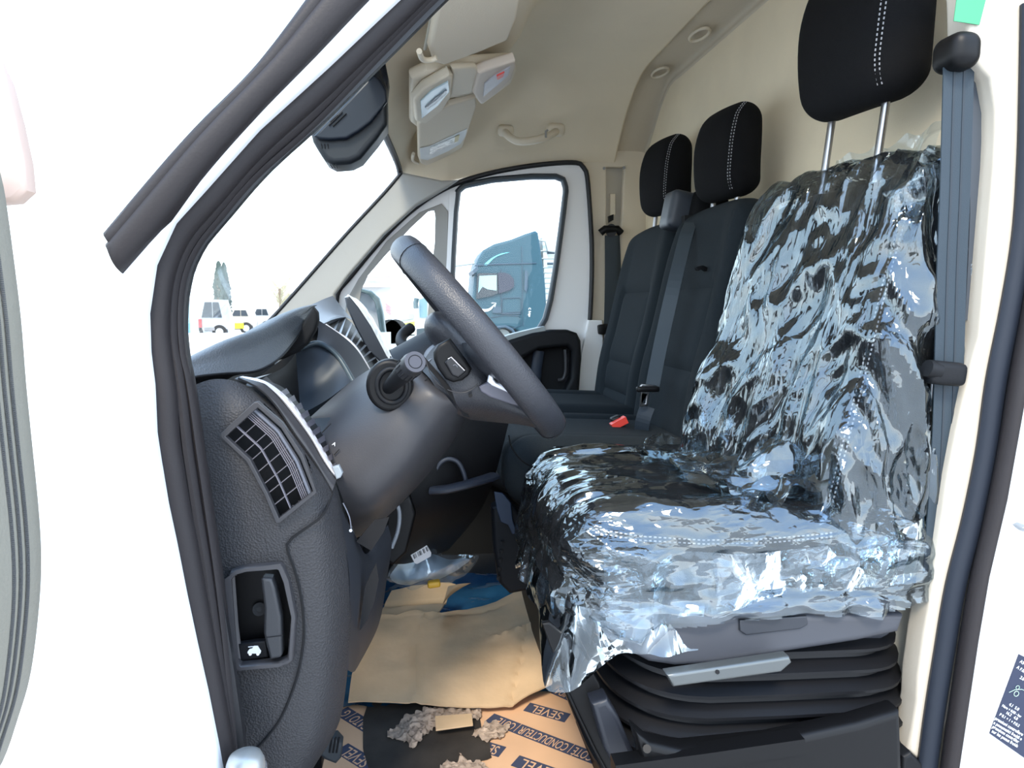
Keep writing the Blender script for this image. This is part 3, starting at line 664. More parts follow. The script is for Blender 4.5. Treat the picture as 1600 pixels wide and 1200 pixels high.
# ---------- plastic cover over the driver seat
pc = thing('plastic_seat_cover', (0.45, 1.2, 1.0), 'crumpled clear plastic cover draped over the driver seat', 'plastic cover')
def fold(p, s, o, k): # sharp ridges
    n_ = nz(p, s, o); return (1 - abs(n_) * 2.2) * k
def film(h, r, n, M, base, disp, keep):
    V, Fc = s_soft(h, r, n, M, base)
    me = bpy.data.meshes.new('t'); me.from_pydata(V, [], Fc); me.update()
    nn = [v.normal.copy() for v in me.vertices]; bpy.data.meshes.remove(me)
    V2 = [v + nv * disp(v, nv) for v, nv in zip(V, nn)]
    F2 = [f for f in Fc if keep(sum((V2[i] for i in f), Vector()) / 4)]
    used = {}; VV = []
    for f in F2:
        for i in f:
            if i not in used: used[i] = len(VV); VV.append(V2[i])
    return VV, [tuple(used[i] for i in f) for f in F2]
F1 = filmmat('clear_film_back', haze=.045, refl=.06, top=1.0, blend=.41, rough=.07, scale=17, stretch=(.9, 1.4, .24), rot=(.14, 0, 0), strength=1.0, fine=75)
F2_ = filmmat('clear_film_cushion', haze=.055, refl=.06, top=1.0, blend=.42, rough=.07, scale=13, stretch=(.55, 1, 1.5), rot=(0, .45, .3), strength=.8, fine=70)
def dB(p, nv):
    q = Vector((p.x + p.z*.25, p.y * 1.3 + .10*p.z, p.z * .22)); q2 = Vector((p.x, p.y + p.z*.4, p.z * .5))
    sd = .018 * fold(Vector((p.x*1.6, p.y*.3, p.z*.45 + p.x*.5)), 17, 7, .9) * (1 if nv.y < -.5 else 0)
    return .004 + .016 * max(-.5, fold(q, 11, 3, .9)) + .006 * fold(q2, 26, 9, .8) + sd
film_back = film((.240, .335, .085), .06, 110, turned(seat_M(1.245, .761, 1.415, RED), 10), lambda p: back_fn(.240, .335, [], ins=2)(p), dB,
                 lambda c: c.z > 1.13 + .03 * nz(c, 9) and not (c.x > .86 and c.z < 1.5))
o = mk('backrest_sheet', *film_back, F1, pc)
def dC(p, nv):
    q = Vector((p.x * .5 + p.z*.3, p.y, p.z * .8)); d = .004 + .010 * fold(q, 9, 5, .8) + .004 * fold(Vector((p.x*.6, p.y, p.z)), 24, 2, .8)
    if nv.y < -.4: d += .010 * fold(Vector((p.x*.8 + p.z*.8, 0, p.z*1.6 - p.x*.3)), 11, 5, .8) + .004 * fold(Vector((p.x*.7 + p.z, 0, p.z*1.5)), 30, 2, .8)
    if p.z < 1.1: d += .02 * min(1, (1.1 - p.z) / .08) * abs(nz((p.x, p.y, 0), 16, 1)) * 2
    return d
def hem(c):
    h_ = 1.035 + .010 * nz(c, 14)
    if c.x < .33: h_ -= .02
    return c.z > h_
film_c = film((.262, .305, .105), .07, 126, cushframe(1.243, 0.523, 1.082), cush_fn(.262, .305, False), dC, hem)
o = mk('cushion_sheet', *film_c, F2_, pc)
F3 = filmmat('clear_film_hem', haze=.11, refl=.05, top=1.0, blend=.36, rough=.08, scale=16, stretch=(1, 1, .7), rot=(0, .45, .3), strength=.9, fine=60)
def skirt(path, drop, name, amp, seed, nx=110, nzv=30, m=F2_):
    P = resample(cr(path, 6), nx)
    def fn(u, v):
        p = P[int(round(u * (nx-1)))].copy()
        p.z -= drop(u) * v
        k = .2 + .8 * v
        out = amp * k * (nz((u*7, v*.8, seed), 1.0) + .5 * nz((u*19, v*1.2, seed), 1.0))
        p.x -= out * .6 + .010 * v; p.y -= out * .8
        return p
    return mk(name, *s_grid(fn, nx, nzv), m, pc)
skirt([(.225, 1.46, 1.07), (.200, 1.28, 1.07), (.200, 1.12, 1.065), (.225, 1.0, 1.06), (.30, .968, 1.06), (.42, .965, 1.07)],
      lambda u: .065 + .075 * gr(u, .70, .10) + .015 * math.sin(u*14), 'front_skirt', .035, 2, m=F3)
skirt([(.27, .985, 1.150), (.36, .972, 1.145), (.50, .968, 1.135), (.64, .970, 1.145), (.75, .980, 1.16), (.815, 1.0, 1.19)],
      lambda u: .092 + .014 * math.sin(u*7+1) - .012*u, 'side_skirt', .028, 6, nzv=50, m=F3)
def gath(u, v):
    y = 1.0 + .50 * u; a = v
    x = .655 - .17 * a + .05*nz((u*5, a*2, 1), 1.3); z = 1.255 - .05 * a - .07 * a * (1 - a) * 2 + .03 * nz((u*7, a*3, 5), 1.2) + .018*fold((u*1.2, a*.3, 0), 9, 3, 1)
    return (x, y, z)
mk('gathered_fold', *s_grid(gath, 80, 40), F2_, pc)
def topf(u, v):
    y = 1.0 + .50 * u
    x = .80 + .03*nz((u*5, v*3, 2), 1.0) - .055 * v
    z = 1.77 - .05 * max(0, u - .45) + .014 * fold((u*2, v, .3), 3.5, 8, 1) - .18*v
    return (x, y, z)
mk('top_fold', *s_grid(topf, 70, 36), filmmat('clear_film_loose', haze=.04, refl=.05, rough=.1, scale=9, strength=.4), pc)
# ================================================================== DASHBOARD
db = thing('dashboard', (-0.3, 1.9, 0.8), 'dark grey moulded dashboard running across the cab with vents and silver edging', 'dashboard')
rows = [
 [(270,612,1.05),(300,603,1.04),(330,593,1.04),(362,594,1.05),(392,604,1.075)],
 [(275,650,1.035),(330,650,1.025),(380,648,1.025),(415,648,1.04),(441,652,1.075)],
 [(285,712,1.03),(350,712,1.02),(410,710,1.02),(450,706,1.035),(481,706,1.075)],
 [(295,780,1.03),(370,780,1.02),(440,776,1.02),(490,770,1.035),(519,768,1.08)],
 [(300,835,1.03),(370,835,1.02),(440,835,1.02),(500,834,1.035),(533,832,1.085)],
 [(310,900,1.03),(370,900,1.02),(440,900,1.02),(505,897,1.035),(544,892,1.09)],
 [(315,970,1.03),(380,970,1.02),(450,970,1.02),(510,968,1.035),(546,962,1.09)],
 [(320,1040,1.03),(385,1042,1.02),(450,1044,1.02),(508,1046,1.035),(541,1046,1.09)],
 [(330,1110,1.03),(390,1110,1.02),(450,1112,1.02),(500,1116,1.035),(531,1120,1.09)],
 [(340,1165,1.03),(395,1168,1.025),(450,1170,1.025),(490,1168,1.04),(515,1160,1.09)],
 [(350,1230,1.04),(400,1230,1.035),(440,1228,1.035),(465,1222,1.05),(487,1205,1.09)]]
curv = []
for r in rows:
    p = L3(r); q = p[-1]
    p = p + [q + Vector((-.002, .05, 0)), q + Vector((-.01, .16, 0))]
    curv.append(p)
V, Fc = s_surf(curv, 130, 190)
ventpoly = [(404,636),(440,668),(470,715),(490,766),(437,808),(420,770),(392,716),(354,681)]
handpoly = [(361,904),(375,893),(436,884),(446,905),(456,960),(450,1024),(436,1031),(378,1036),(370,1030)]
vp = [(p.x, p.z) for p in L(ventpoly, 1.02)]; hp = [(p.x, p.z) for p in L(handpoly, 1.02)]
Fc = [f for f in Fc if not any(inside(sum(V[i].x for i in f)/4, sum(V[i].z for i in f)/4, q) and V[f[0]].y < 1.06 for q in (vp, hp))]
o = mk('end_panel', V, Fc, M_dash, db); fixn(o)
# seam lines on the panel
def seam(pts, Y, nm='panel_seam', r=.0013, m=M_hole): return mk(nm, *s_tube(resample(cr(L3(pts) if len(pts[0]) == 3 else L(pts, Y), 6), 40), r, n=6), m, db)
seam([(519,771,1.078),(505,804,1.033),(480,824,1.021),(451,846,1.018),(450,862,1.018),(460,890,1.018),(470,930,1.018),(475,980,1.018),(472,1020,1.018),(462,1065,1.018),(440,1120,1.018),(415,1155,1.02),(395,1176,1.023)], 1, r=.0018)
seam([(372,591,1.06),(402,606,1.06),(430,633,1.065),(461,679,1.066),(492,723,1.07),(520,771,1.078)], 1, r=.0014)
# vent
vt = mk('side_vent', *s_plate(L([(398,628),(404,627),(442,660),(474,708),(496,768),(492,772),(438,816),(432,816),(414,772),(386,720),(346,682),(347,676)], 1.016), [L(ventpoly, 1.016)], o=(0, 1.016, 0), t=.012, bev=.0012, seg=2), M_dash2, db)
mk('vent_back', *plateY([(395,620),(505,760),(440,825),(340,680)], 1.075, .004), M_hole, vt)
def lpath(a, b, f, n=9):
    A = resample(L(a, 1.022), 30); B = resample(L(b, 1.022), 30); return [p.lerp(q, f) for p, q in zip(A, B)]
ra = [(404,636),(440,668),(470,715),(490,766)]; rb_ = [(354,681),(392,716),(420,770),(437,808)]
for f_, r_, y_ in ((.10, .0032, -.002), (.19, .0009, 0), (.235, .0009, 0), (.28, .0009, 0), (.325, .0009, 0), (.66, .0012, -.002)):
    mk('vane', *s_tube([p + Vector((0, y_, 0)) for p in lpath(ra, rb_, f_)], r_, n=6, rb=.004), M_grey if r_ > .003 else mat('vane_grey', (.16, .15, .17), .4), vt)
for k in range(1, 8):
    f_ = k / 8; a = lpath(ra, rb_, .15)[int(f_*29)]; b = lpath(ra, rb_, 1.0)[int(f_*29)]
    mk('cross_vane', *s_tube([a + Vector((0, .004, 0)), b + Vector((0, .004, 0))], .0007, n=6, rb=.006), MATS['vane_grey'], vt)
# bonnet release recess
hb = mk('release_bezel', *s_plate(L([(357,900),(362,890),(385,883),(436,879),(443,882),(452,905),(464,960),(460,1028),(452,1036),(400,1042),(376,1044),(370,1038),(363,980)], 1.012), [L(handpoly, 1.012)], o=(0, 1.012, 0), t=.020, bev=.006, seg=4), mat('bezel_grey', (.045, .043, .046), .45), db)
mk('recess_back', *plateY([(350,880),(465,875),(475,1045),(360,1050)], 1.052, .004), M_black, hb)
mk('release_handle', *plateY([(410,902),(413,899),(427,900),(432,915),(441,960),(443,1018),(440,1022),(424,1026),(420,1010),(414,985),(415,945)], 1.010, .022, .004), mat('handle_grey', (.024, .025, .028), .45), hb)
mk('handle_joint', *s_tube(L([(417,996),(442,993)], .9985), .0006), M_hole, hb)
mk('lower_plate', *plateY([(374,1004),(400,1000),(416,999),(420,1024),(378,1030)], 1.026, .012, .002), M_dashd, hb)
mk('recess_screw', *s_tube([at(405, 952, Y=1.048), at(405, 952, Y=1.040)], .0095, ref=(1, 0, 0), n=18), M_dashd, hb)
mk('screw_socket', *s_tube([at(405, 952, Y=1.040), at(405, 952, Y=1.0385)], .004, ref=(1, 0, 0), n=6), M_black, hb)
icon = join([plateY([(387,1018),(390,1014),(394,1013),(397,1009),(403,1009),(406,1014),(408,1017),(407,1021),(387,1021)], 1.0188, .001), s_tube(L([(397,1010),(388,1011)], 1.0188), .0007), s_tube([at(391,1022,Y=1.0188), at(391,1022,Y=1.018)], .0022, ref=(1,0,0)), s_tube([at(403,1022,Y=1.0188), at(403,1022,Y=1.018)], .0022, ref=(1,0,0))])
mk('bonnet_symbol', *icon, mat('white_print', (.85, .85, .85), .6), hb, label='white open bonnet symbol')
# rounded trim band, silver strip and outboard vent
s1 = [(366,592,1.06),(402,606,1.062),(430,633,1.065),(461,679,1.066),(492,723,1.07),(519,768,1.078)]
s2 = [(372,589,1.075),(410,599,1.08),(434,620,1.082),(461,653,1.083),(484,685,1.085),(503,718,1.087),(517,739,1.09),(526,749,1.094)]
s3 = [(378,588,1.09),(416,597,1.09),(453,626,1.092),(476,658,1.093),(499,693,1.095),(520,729,1.097),(533,744,1.10)]
mid = midc(L3(s1), L3(s2), .5, 30); mid = [p + Vector((0, -.006, 0)) for p in mid]
mk('trim_band', *s_surf([L3(s1), mid, L3(s2)], 60, 14), M_dash2, db)
o = mk('silver_strip', *s_surf([[p + Vector((0, .004, 0)) for p in L3(s2)], [p + Vector((0, -.003, 0)) for p in midc(L3(s2), L3(s3), .5, 30)], [p + Vector((0, .004, 0)) for p in L3(s3)]], 60, 10), M_chrome, db)
s4 = [(385,588,1.20),(432,600,1.20),(452,614,1.20),(472,636,1.195),(486,652,1.19),(500,672,1.185),(516,704,1.18),(524,722,1.175),(536,742,1.16)]
mk('outboard_vent_bed', *s_surf([[p + Vector((0, .01, -.004)) for p in L3(s3)], L3(s4)], 40, 8), M_black, db)
A = resample(L3(s3), 30); B = resample(L3(s4), 30)
for k in range(8, 29, 2):
    a, b = A[k], B[k]; a2, b2 = A[min(29, k+1)], B[min(29, k+1)]; up_ = Vector((.003, -.006, .004))
    mk('louvre', [a + up_*.3, b + up_, b2 + up_*.2, a2], [(0, 1, 2, 3)], mat('louvre_grey', (.10, .09, .11), .3), db, smooth=False)
mk('vent_end_cap', *plateY([(520,729),(530,726),(536,738),(533,745),(526,748)], 1.095, .012, .002), mat('cap_grey', (.25, .28, .30), .4), db)
# switch panel
sw = mk('switch_panel', *s_surf([L3([(486,654,1.22),(520,652,1.24)]), L3([(503,690,1.20),(538,690,1.21)]), L3([(522,732,1.16),(545,735,1.18)])], 10, 12), mat('switch_dark', (.022, .030, .038), .45), db)
for (x, y, s_) in ((522,694,.006),(533,699,.005),(528,727,.005),(536,719,.005)):
    mk('switch_symbol', *s_text({522:'A',533:'o',528:'0',536:'o'}[x], at(x, y, Y=1.16), (1, 0, -.5), (.5, 0, 1), s_, .0005), MATS['white_print'], sw, smooth=False)
mk('switch_gap', *s_tube(L([(503,676),(517,662)], 1.16), .0008), M_hole, sw); mk('switch_gap', *s_tube(L([(522,711),(530,702)], 1.15), .0008), M_hole, sw)

# instrument hood (cowl)
top_e = L3([(255,585,1.10),(290,562,1.14),(350,532,1.22),(400,513,1.32),(449,487,1.46),(478,478,1.58),(492,479,1.64)])
ridge = L3([(258,600,1.08),(292,578,1.11),(350,560,1.18),(400,546,1.27),(440,525,1.37),(470,500,1.48),(488,480,1.60)])
lip = L3([(262,612,1.08),(298,591,1.10),(350,584,1.15),(400,580,1.22),(434,562,1.30),(456,538,1.40),(474,510,1.50),(488,482,1.60)])
back = [p + Vector((-.10, .02, -.05)) for p in top_e]
mkh = mk('instrument_hood', *s_surf([back, top_e, ridge, lip], 70, 40), mat('hood_plastic', (.060, .070, .082), .5, bump=.3, bscale=330, btype='VORONOI'), db)
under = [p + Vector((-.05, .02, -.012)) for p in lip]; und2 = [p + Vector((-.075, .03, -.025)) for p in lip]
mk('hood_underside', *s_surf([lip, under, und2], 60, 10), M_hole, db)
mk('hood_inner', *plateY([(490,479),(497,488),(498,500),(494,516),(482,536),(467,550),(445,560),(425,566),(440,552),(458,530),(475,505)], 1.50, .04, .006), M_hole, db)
mk('hood_lip_seam', *s_tube(resample(cr(lip, 5), 60), .0022), M_dashd, db)
# gauge area beneath
mk('gauge_back', *plateY([(400,592),(440,562),(470,545),(478,520),(500,505),(512,520),(520,560),(470,650),(430,620)], 1.72, .01), M_hole, db)
mk('gauge_well', *s_surf([L3([(420,585,1.75),(450,570,1.78),(505,515,1.80)]), L3([(385,600,1.55),(450,590,1.62),(520,560,1.70)]), L3([(400,660,1.45),(470,660,1.50),(540,640,1.55)])], 20, 20), M_black, db)
mk('gauge_housing', *s_surf([L3([(385,598,1.18),(440,576,1.34),(462,552,1.42)]), L3([(400,600,1.20),(446,590,1.34),(464,575,1.42)]), L3([(432,612,1.24),(455,640,1.34),(470,650,1.42)])], 20, 14), M_dashd, db)
gp = mk('screen_side_panel', *s_surf([L3([(462,554,1.55),(478,540,1.56),(496,536,1.57)]), L3([(462,585,1.53),(500,570,1.54),(518,548,1.56)]), L3([(464,620,1.50),(505,600,1.52),(533,565,1.55)]), L3([(470,648,1.46),(515,622,1.48),(550,594,1.52)])], 24, 24), mat('navy_plastic', (.018, .024, .034), .45), db)
mk('screen_rim', *s_tube(resample(cr(L3([(470,545,1.55),(494,536,1.56),(514,544,1.555),(532,562,1.55),(552,596,1.52)]), 6), 40), .0055), mat('rim_teal', (.05, .07, .085), .4), db)
mk('centre_upper_panel', *s_surf([L3([(494,536,1.57),(514,544,1.56),(534,562,1.55),(556,597,1.52)]), L3([(497,520,1.60),(525,534,1.60),(548,556,1.59),(568,588,1.57)]), L3([(497,500,1.64),(524,517,1.64),(546,534,1.64),(562,552,1.63),(580,582,1.62)]), ], 30, 20), mat('centre_grey', (.026, .029, .038), .45), db)
c2 = [(508,508,1.65),(524,519,1.65),(544,532,1.65),(560,550,1.65),(577,579,1.65)]
mk('centre_silver_strip', *s_tube(resample(cr(L3(c2), 6), 50), .0042), M_chrome, db)
c3 = [(518,498,1.80),(540,497,1.85),(560,516,1.85),(582,540,1.85),(604,566,1.85)]
mk('centre_vent_bed', *s_surf([L3(c2), L3(c3)], 30, 6), M_black, db)
A = resample(L3(c2), 30); B = resample(L3(c3), 30)
for k in range(4, 29, 3): mk('centre_louvre', [A[k], B[k], B[min(k+1, 29)] + Vector((.002, 0, .003)), A[min(k+1, 29)] + Vector((.002, 0, .003))], [(0, 1, 2, 3)], mat('louvre_blue', (.10, .12, .15), .3), db, smooth=False)
mk('dash_top', *s_surf([L3([(440,560,1.9),(470,490,2.1),(500,470,2.5),(520,462,2.7)]), L3([(498,510,1.66),(512,500,1.72),(530,494,1.85),(552,500,2.5)]), L3([(512,508,1.66),(530,500,1.80),(545,498,1.9),(575,510,2.6)])], 20, 16), mat('dash_top', (.09, .10, .115), .5, bump=.3, bscale=300, btype='VORONOI'), db)
mk('dash_core', *s_soft((.16, .62, .15), .05, 12, frame((-.30, 2.14, 1.14), (1, 0, 0), (0, 1, 0))), M_dashd, db)

# steering column cover / knee panel
K = [L3([(478,658,1.40),(500,638,1.40),(530,612,1.40),(560,588,1.39),(595,567,1.37),(625,553,1.35),(655,548,1.34)]),
     L3([(487,668,1.28),(520,638,1.27),(560,607,1.26),(600,586,1.25),(635,568,1.24),(668,572,1.25)]),
     L3([(500,690,1.19),(545,660,1.18),(590,630,1.17),(630,606,1.16),(660,592,1.16),(684,602,1.17)]),
     L3([(515,725,1.15),(560,706,1.14),(610,676,1.13),(650,645,1.13),(680,622,1.13),(700,622,1.14)]),
     L3([(530,765,1.14),(575,758,1.13),(630,722,1.13),(672,678,1.14),(698,652,1.15),(714,640,1.16)]),
     L3([(543,802,1.18),(585,795,1.17),(640,752,1.18),(685,700,1.20),(710,668,1.21),(721,650,1.22)]),
     L3([(556,838,1.28),(590,818,1.28),(645,766,1.30),(690,712,1.32),(714,678,1.33),(726,655,1.33)]),
     L3([(556,840,1.45),(590,820,1.45),(645,768,1.45),(690,714,1.46),(714,680,1.46),(726,657,1.46)])]
knee = mk('column_cover', *s_surf(K, 70, 90), M_dash2, db); fixn(knee)
seam([(545,677,1.193),(570,655,1.183),(594,632,1.172)], 1, 'cover_seam', .0009)
seam([(640,605,1.165),(644,615,1.150),(662,597,1.155),(668,590,1.16)], 1, 'cover_seam', .0009)
mk('column_gap', *s_surf([L3([(655,560,1.16),(690,600,1.13),(724,650,1.17)]), L3([(662,556,1.18),(698,598,1.14),(734,652,1.18)])], 20, 4), M_hole, db)
mk('column_neck', *s_tube([at(640, 600, Y=1.28), at(712, 560, Y=1.28)], .07, ref=(0, 1, 0), n=24, rb=.085), M_dashd, db)
# stalk boot and stalk
ring_c = at(609, 601, Y=1.155)
st = mk('stalk_boot', *s_plate([ring_c + Vector((.037*math.cos(a), 0, .042*math.sin(a))) for a in np.linspace(0, 2*PI, 36, endpoint=False)], o=(0, 1.155, 0), t=.03, bev=.006), M_black, db)
mk('boot_ring', *s_tube([ring_c + Vector((.004 + .023*math.cos(a), -.018, .027*math.sin(a))) for a in np.linspace(0, 2*PI, 30, endpoint=False)], .004, closed=True), M_dashd, st)
# lower inner panel with holes behind the end panel
lp = [(519,771,1.09),(535,800,1.12),(556,838,1.20),(572,866,1.25),(590,838,1.30),(606,820,1.34)]
mk('lower_inner_panel', *s_surf([L3(lp), L3([(533,830,1.09),(548,860,1.12),(566,880,1.18),(580,882,1.24),(600,872,1.30),(612,850,1.34)]), L3([(545,892,1.09),(555,910,1.12),(566,925,1.17),(578,930,1.22),(594,925,1.28),(605,900,1.33)]), L3([(546,962,1.09),(552,970,1.12),(560,978,1.16),(570,985,1.2),(582,985,1.25),(592,975,1.3)]), L3([(541,1046,1.09),(545,1048,1.1),(549,1050,1.13),(552,1050,1.16),(555,1048,1.2),(560,1040,1.25)])], 30, 40), mat('inner_dark', (.028, .030, .036), .5), db)
mk('inner_opening', *plateY([(588,880),(592,905),(585,940),(574,968),(562,985),(566,950),(570,918),(580,895)], 1.155, .004), M_hole, db)
mk('inner_slot', *plateY([(557,846),(580,860),(600,830),(608,808),(585,812)], 1.165, .004), M_hole, db)
mk('edge_clip', *s_tube(resample(cr(L([(536,786),(546,808),(549,830)], 1.10), 5), 14), .0010), M_grey, db)
mk('clip_end', *s_tube([at(548, 829, Y=1.098), at(548, 829, Y=1.094)], .0025, ref=(1, 0, 0)), M_steel, db)
mk('bright_lever', *s_tube(resample(cr(L([(618,784),(624,800),(622,828),(612,856)], 1.45), 6), 20), .0042), mat('lever_grey', (.25, .27, .30), .35), db)
mk('column_bracket', *plateY([(604,800),(640,770),(650,800),(636,860),(615,880),(600,870)], 1.52, .03, .006), M_black, db)
# lower centre stack
mk('centre_stack', *s_surf([L3([(640,690,1.62),(720,640,1.66),(800,640,1.7)]), L3([(640,800,1.60),(700,790,1.65),(760,780,1.75)]), L3([(600,880,1.70),(640,880,1.78),(700,860,1.9)])], 20, 20), M_hole if False else M_dashd, db)
mk('storage_lip', *s_tube(resample(cr(L3([(674,766,1.62),(700,764,1.61),(740,754,1.62),(772,744,1.66)]), 6), 24), .010, rb=.02), mat('lip_navy', (.018, .022, .034), .5), db)
mk('handle_arch', *s_tube(resample(cr(L([(680,762),(682,735),(690,722),(702,717),(715,722),(723,735),(728,752)], 1.63), 6), 40), .0055), mat('arch_navy', (.028, .034, .050), .45), db)
mk('tunnel_panel', *s_surf([L3([(700,700,2.2),(800,690,2.3)]), L3([(690,800,2.2),(800,790,2.25)]), L3([(690,868,2.15),(820,862,2.2)])], 8, 12), M_black, db)
# document holder standing on the dash
dh = thing('document_holder', at(570, 520, Y=1.80), 'black upright holder on the dash with crinkled white plastic sleeve', 'holder')
HP = [(539,465),(546,463),(560,480),(580,510),(604,556),(612,566),(600,570),(575,548),(555,510),(542,480)]
mk('holder_board', *plateY(HP, 1.78, .016, .004), mat('holder_dark', (.016, .02, .028), .4), dh)
sleeve = s_surf([L3([(538,465,1.80),(548,468,1.79),(568,500,1.79),(590,535,1.79),(608,564,1.79)]), L3([(543,461,1.82),(560,472,1.81),(578,500,1.81),(596,530,1.81),(610,556,1.81)]), L3([(546,462,1.84),(566,474,1.84),(584,500,1.84),(600,528,1.84),(613,560,1.84)])], 50, 16)
sleeve = ([v + Vector((0, .004*nz(v, 60), .003*nz(v, 90, 3))) for v in sleeve[0]], sleeve[1])
mk('plastic_sleeve', *sleeve, mat('sleeve_white', (.80, .84, .88), .25, bump=.8, bscale=60), dh)

# ---------- steering wheel
WC = Vector(at(745, 532, Y=1.27)); tdir = Vector((.635, 0, -.772)); nrm = Vector((.772, 0, .635))
sw_ = thing('steering_wheel', WC, 'dark grey steering wheel with silver accent on its lower spoke, seen edge-on', 'steering wheel')
R_ = .205; Yv = Vector((0, 1, 0))
ringp = [WC + nrm*.004 + tdir * (R_ * math.cos(a)) + Yv * (R_*.98 * math.sin(a)) for a in np.linspace(0, 2*PI, 120, endpoint=False)]
def rimsweep(path):
    n = len(path); V = []; m = 18
    for i, p in enumerate(path):
        rad = (p - WC).normalized()
        for k in range(m):
            a = 2*PI*k/m; V.append(p + rad * (.0195*math.cos(a)) + nrm * (.0255*math.sin(a)))
    return V, [(i*m+k, i*m+(k+1) % m, ((i+1) % n)*m+(k+1) % m, ((i+1) % n)*m+k) for i in range(n) for k in range(m)]
rim = mk('rim', *rimsweep(ringp), M_leather, sw_)
for ang in (2.62, 3.67, .40, -.40):
    p = WC + tdir * (R_ * math.cos(ang)) + Yv * (R_ * .98 * math.sin(ang)); rad = (p - WC).normalized(); tg = rad.cross(nrm)
    mk('leather_joint', *s_tube([p + nrm*.004 + rad*.0198*math.cos(a) + nrm*.0258*math.sin(a) for a in np.linspace(0, 2*PI, 20, endpoint=False)], .0007, ref=tg, closed=True), M_hole, rim)
WM = frame(WC, tdir, Yv)      # x down the wheel, y across, z = tdir x Y
def wp(a, b, c): return WC + tdir*a + Yv*b + nrm*c
hubfn = lambda p: (p[0], p[1], p[2] * (1 - .25 * (p[0]/.09)**2 - .25*(p[1]/.10)**2))
M_h = frame(WC - nrm*.035, tdir, Yv)
hub = mk('airbag_hub', *s_soft((.088, .095, .034), .030, 24, M_h, hubfn), mat('hub_grey', (.022, .023, .028), .42, bump=.15, bscale=400, btype='VORONOI'), sw_)
def spoke(a, b, wa, wb_, name, m, th=.014, dz=-.028, dz2=-.006):
    n = 14; V = []
    for i in range(n):
        t = i/(n-1); p = Vector(a).lerp(Vector(b), t); wdt = wa + (wb_-wa)*t; z = dz + (dz2-dz)*t
        d = (Vector(b)-Vector(a)).normalized(); s_ = Vector((-d.y, d.x, 0))
        for k in range(12):
            an = 2*PI*k/12; q = p + s_ * (wdt*math.cos(an)); V.append(wp(q.x, q.y, z + th*math.sin(an)))
    Fc = [(i*12+k, i*12+(k+1) % 12, (i+1)*12+(k+1) % 12, (i+1)*12+k) for i in range(n-1) for k in range(12)]
    return mk(name, V, Fc, m, sw_)
spoke((.02, -.07, 0), (.03, -.195, 0), .045, .030, 'spoke', M_leather)
spoke((.02, .07, 0), (.03, .195, 0), .045, .030, 'spoke', M_leather)
lw_ = spoke((.05, -.035, 0), (.190, -.055, 0), .045, .022, 'lower_spoke', M_leather)
spoke((.05, .035, 0), (.190, .055, 0), .045, .022, 'lower_spoke', M_leather)
# visible near side of the hub: cover, button recess, accents
YN = 1.155
mk('hub_shroud', *s_surf([L3([(655,575,1.20),(675,545,1.19),(700,528,1.19),(725,512,1.20)]), L3([(672,592,1.16),(700,575,1.15),(730,560,1.15),(760,560,1.17)]), L3([(690,620,1.15),(725,610,1.14),(755,600,1.14),(785,600,1.16)]), L3([(712,645,1.17),(745,640,1.16),(790,640,1.15),(830,648,1.15)]), L3([(735,656,1.22),(775,660,1.20),(815,664,1.18),(850,672,1.17)])], 40, 40), mat('shroud_grey', (.024, .025, .030), .42, bump=.2, bscale=400, btype='VORONOI'), sw_)
mk('shroud_seam', *s_tube(resample(cr(L([(665,562),(672,582),(685,600),(702,610),(722,614),(738,608),(746,600)], 1.137), 6), 50), .0008), M_dash2, sw_)
pdp = [(677,550),(684,538),(703,528),(712,540),(727,560),(737,576),(732,586),(722,594),(708,597),(696,592),(684,576),(678,562)]
pad_ = mk('control_pad', *plateY(pdp, 1.134, .016, .006, seg=4), M_black, sw_)
mk('control_switch', *plateY([(694,566),(703,557),(708,558),(727,576),(727,581),(716,590),(706,586)], 1.126, .010, .003), mat('switch_black', (.006, .006, .008), .3), pad_)
mk('switch_line', *s_tube(L([(700,561),(705,558),(726,579)], 1.120), .0008), M_chrome, pad_)
mk('switch_line', *s_tube(cr(L([(708,571),(712,570),(715,574)], 1.120), 4), .0006), M_grey, pad_)
mk('shroud_screw', *s_tube([at(735, 618, Y=1.138), at(735, 618, Y=1.134)], .0032, ref=(1, 0, 0)), M_hole, sw_)
sp = mk('accent_fill', *plateY([(748,604),(762,596),(772,600),(806,617),(823,636),(800,632),(765,620),(752,612)], 1.128, .010, .003), mat('accent_grey', (.10, .097, .12), .4), sw_)
mk('silver_accent', *plateY([(766,577),(771,577),(771,592),(775,597),(800,609),(806,616),(800,616),(768,602),(761,596),(764,584)], 1.120, .010, .002), mat('bright_silver', (.80, .80, .84), .3, metal=.5), sw_, label='bright silver V-shaped accent')
stalk = thing('wiper_stalk', at(609, 601, Y=1.13), 'black control stalk with ribbed round grey tip beside the steering column', 'stalk')
a_, b_ = at(606, 607, Y=1.15), at(648, 566, Y=1.00)
mk('stalk_arm', *s_sweep([a_, a_.lerp(b_, .3), a_.lerp(b_, .55), a_.lerp(b_, .8)], ell(.0125, .0125, 16), (0, 0, 1), scale=lambda t: .85+.45*t), M_dashd, stalk)
knob = mk('stalk_knob', *s_sweep([a_.lerp(b_, .72), a_.lerp(b_, .75), a_.lerp(b_, .93), b_], ell(.0165, .0165, 28), (0, 0, 1), scale=lambda t: .93 + .1*math.sin(t*PI)), mat('knob_grey', (.018, .019, .022), .45), stalk)
ax_ = (b_-a_).normalized()
def disc(c, n_, r, t, nn=24):
    u = n_.orthogonal().normalized(); v = n_.cross(u); return s_sweep([c, c + n_*t], ell(r, r, nn), u)
tipc = at(656, 560, Y=.985)
mk('stalk_tip', *disc(b_ + ax_*-.001, ax_, .0150, .004), mat('tip_grey', (.045, .043, .052), .4), knob)
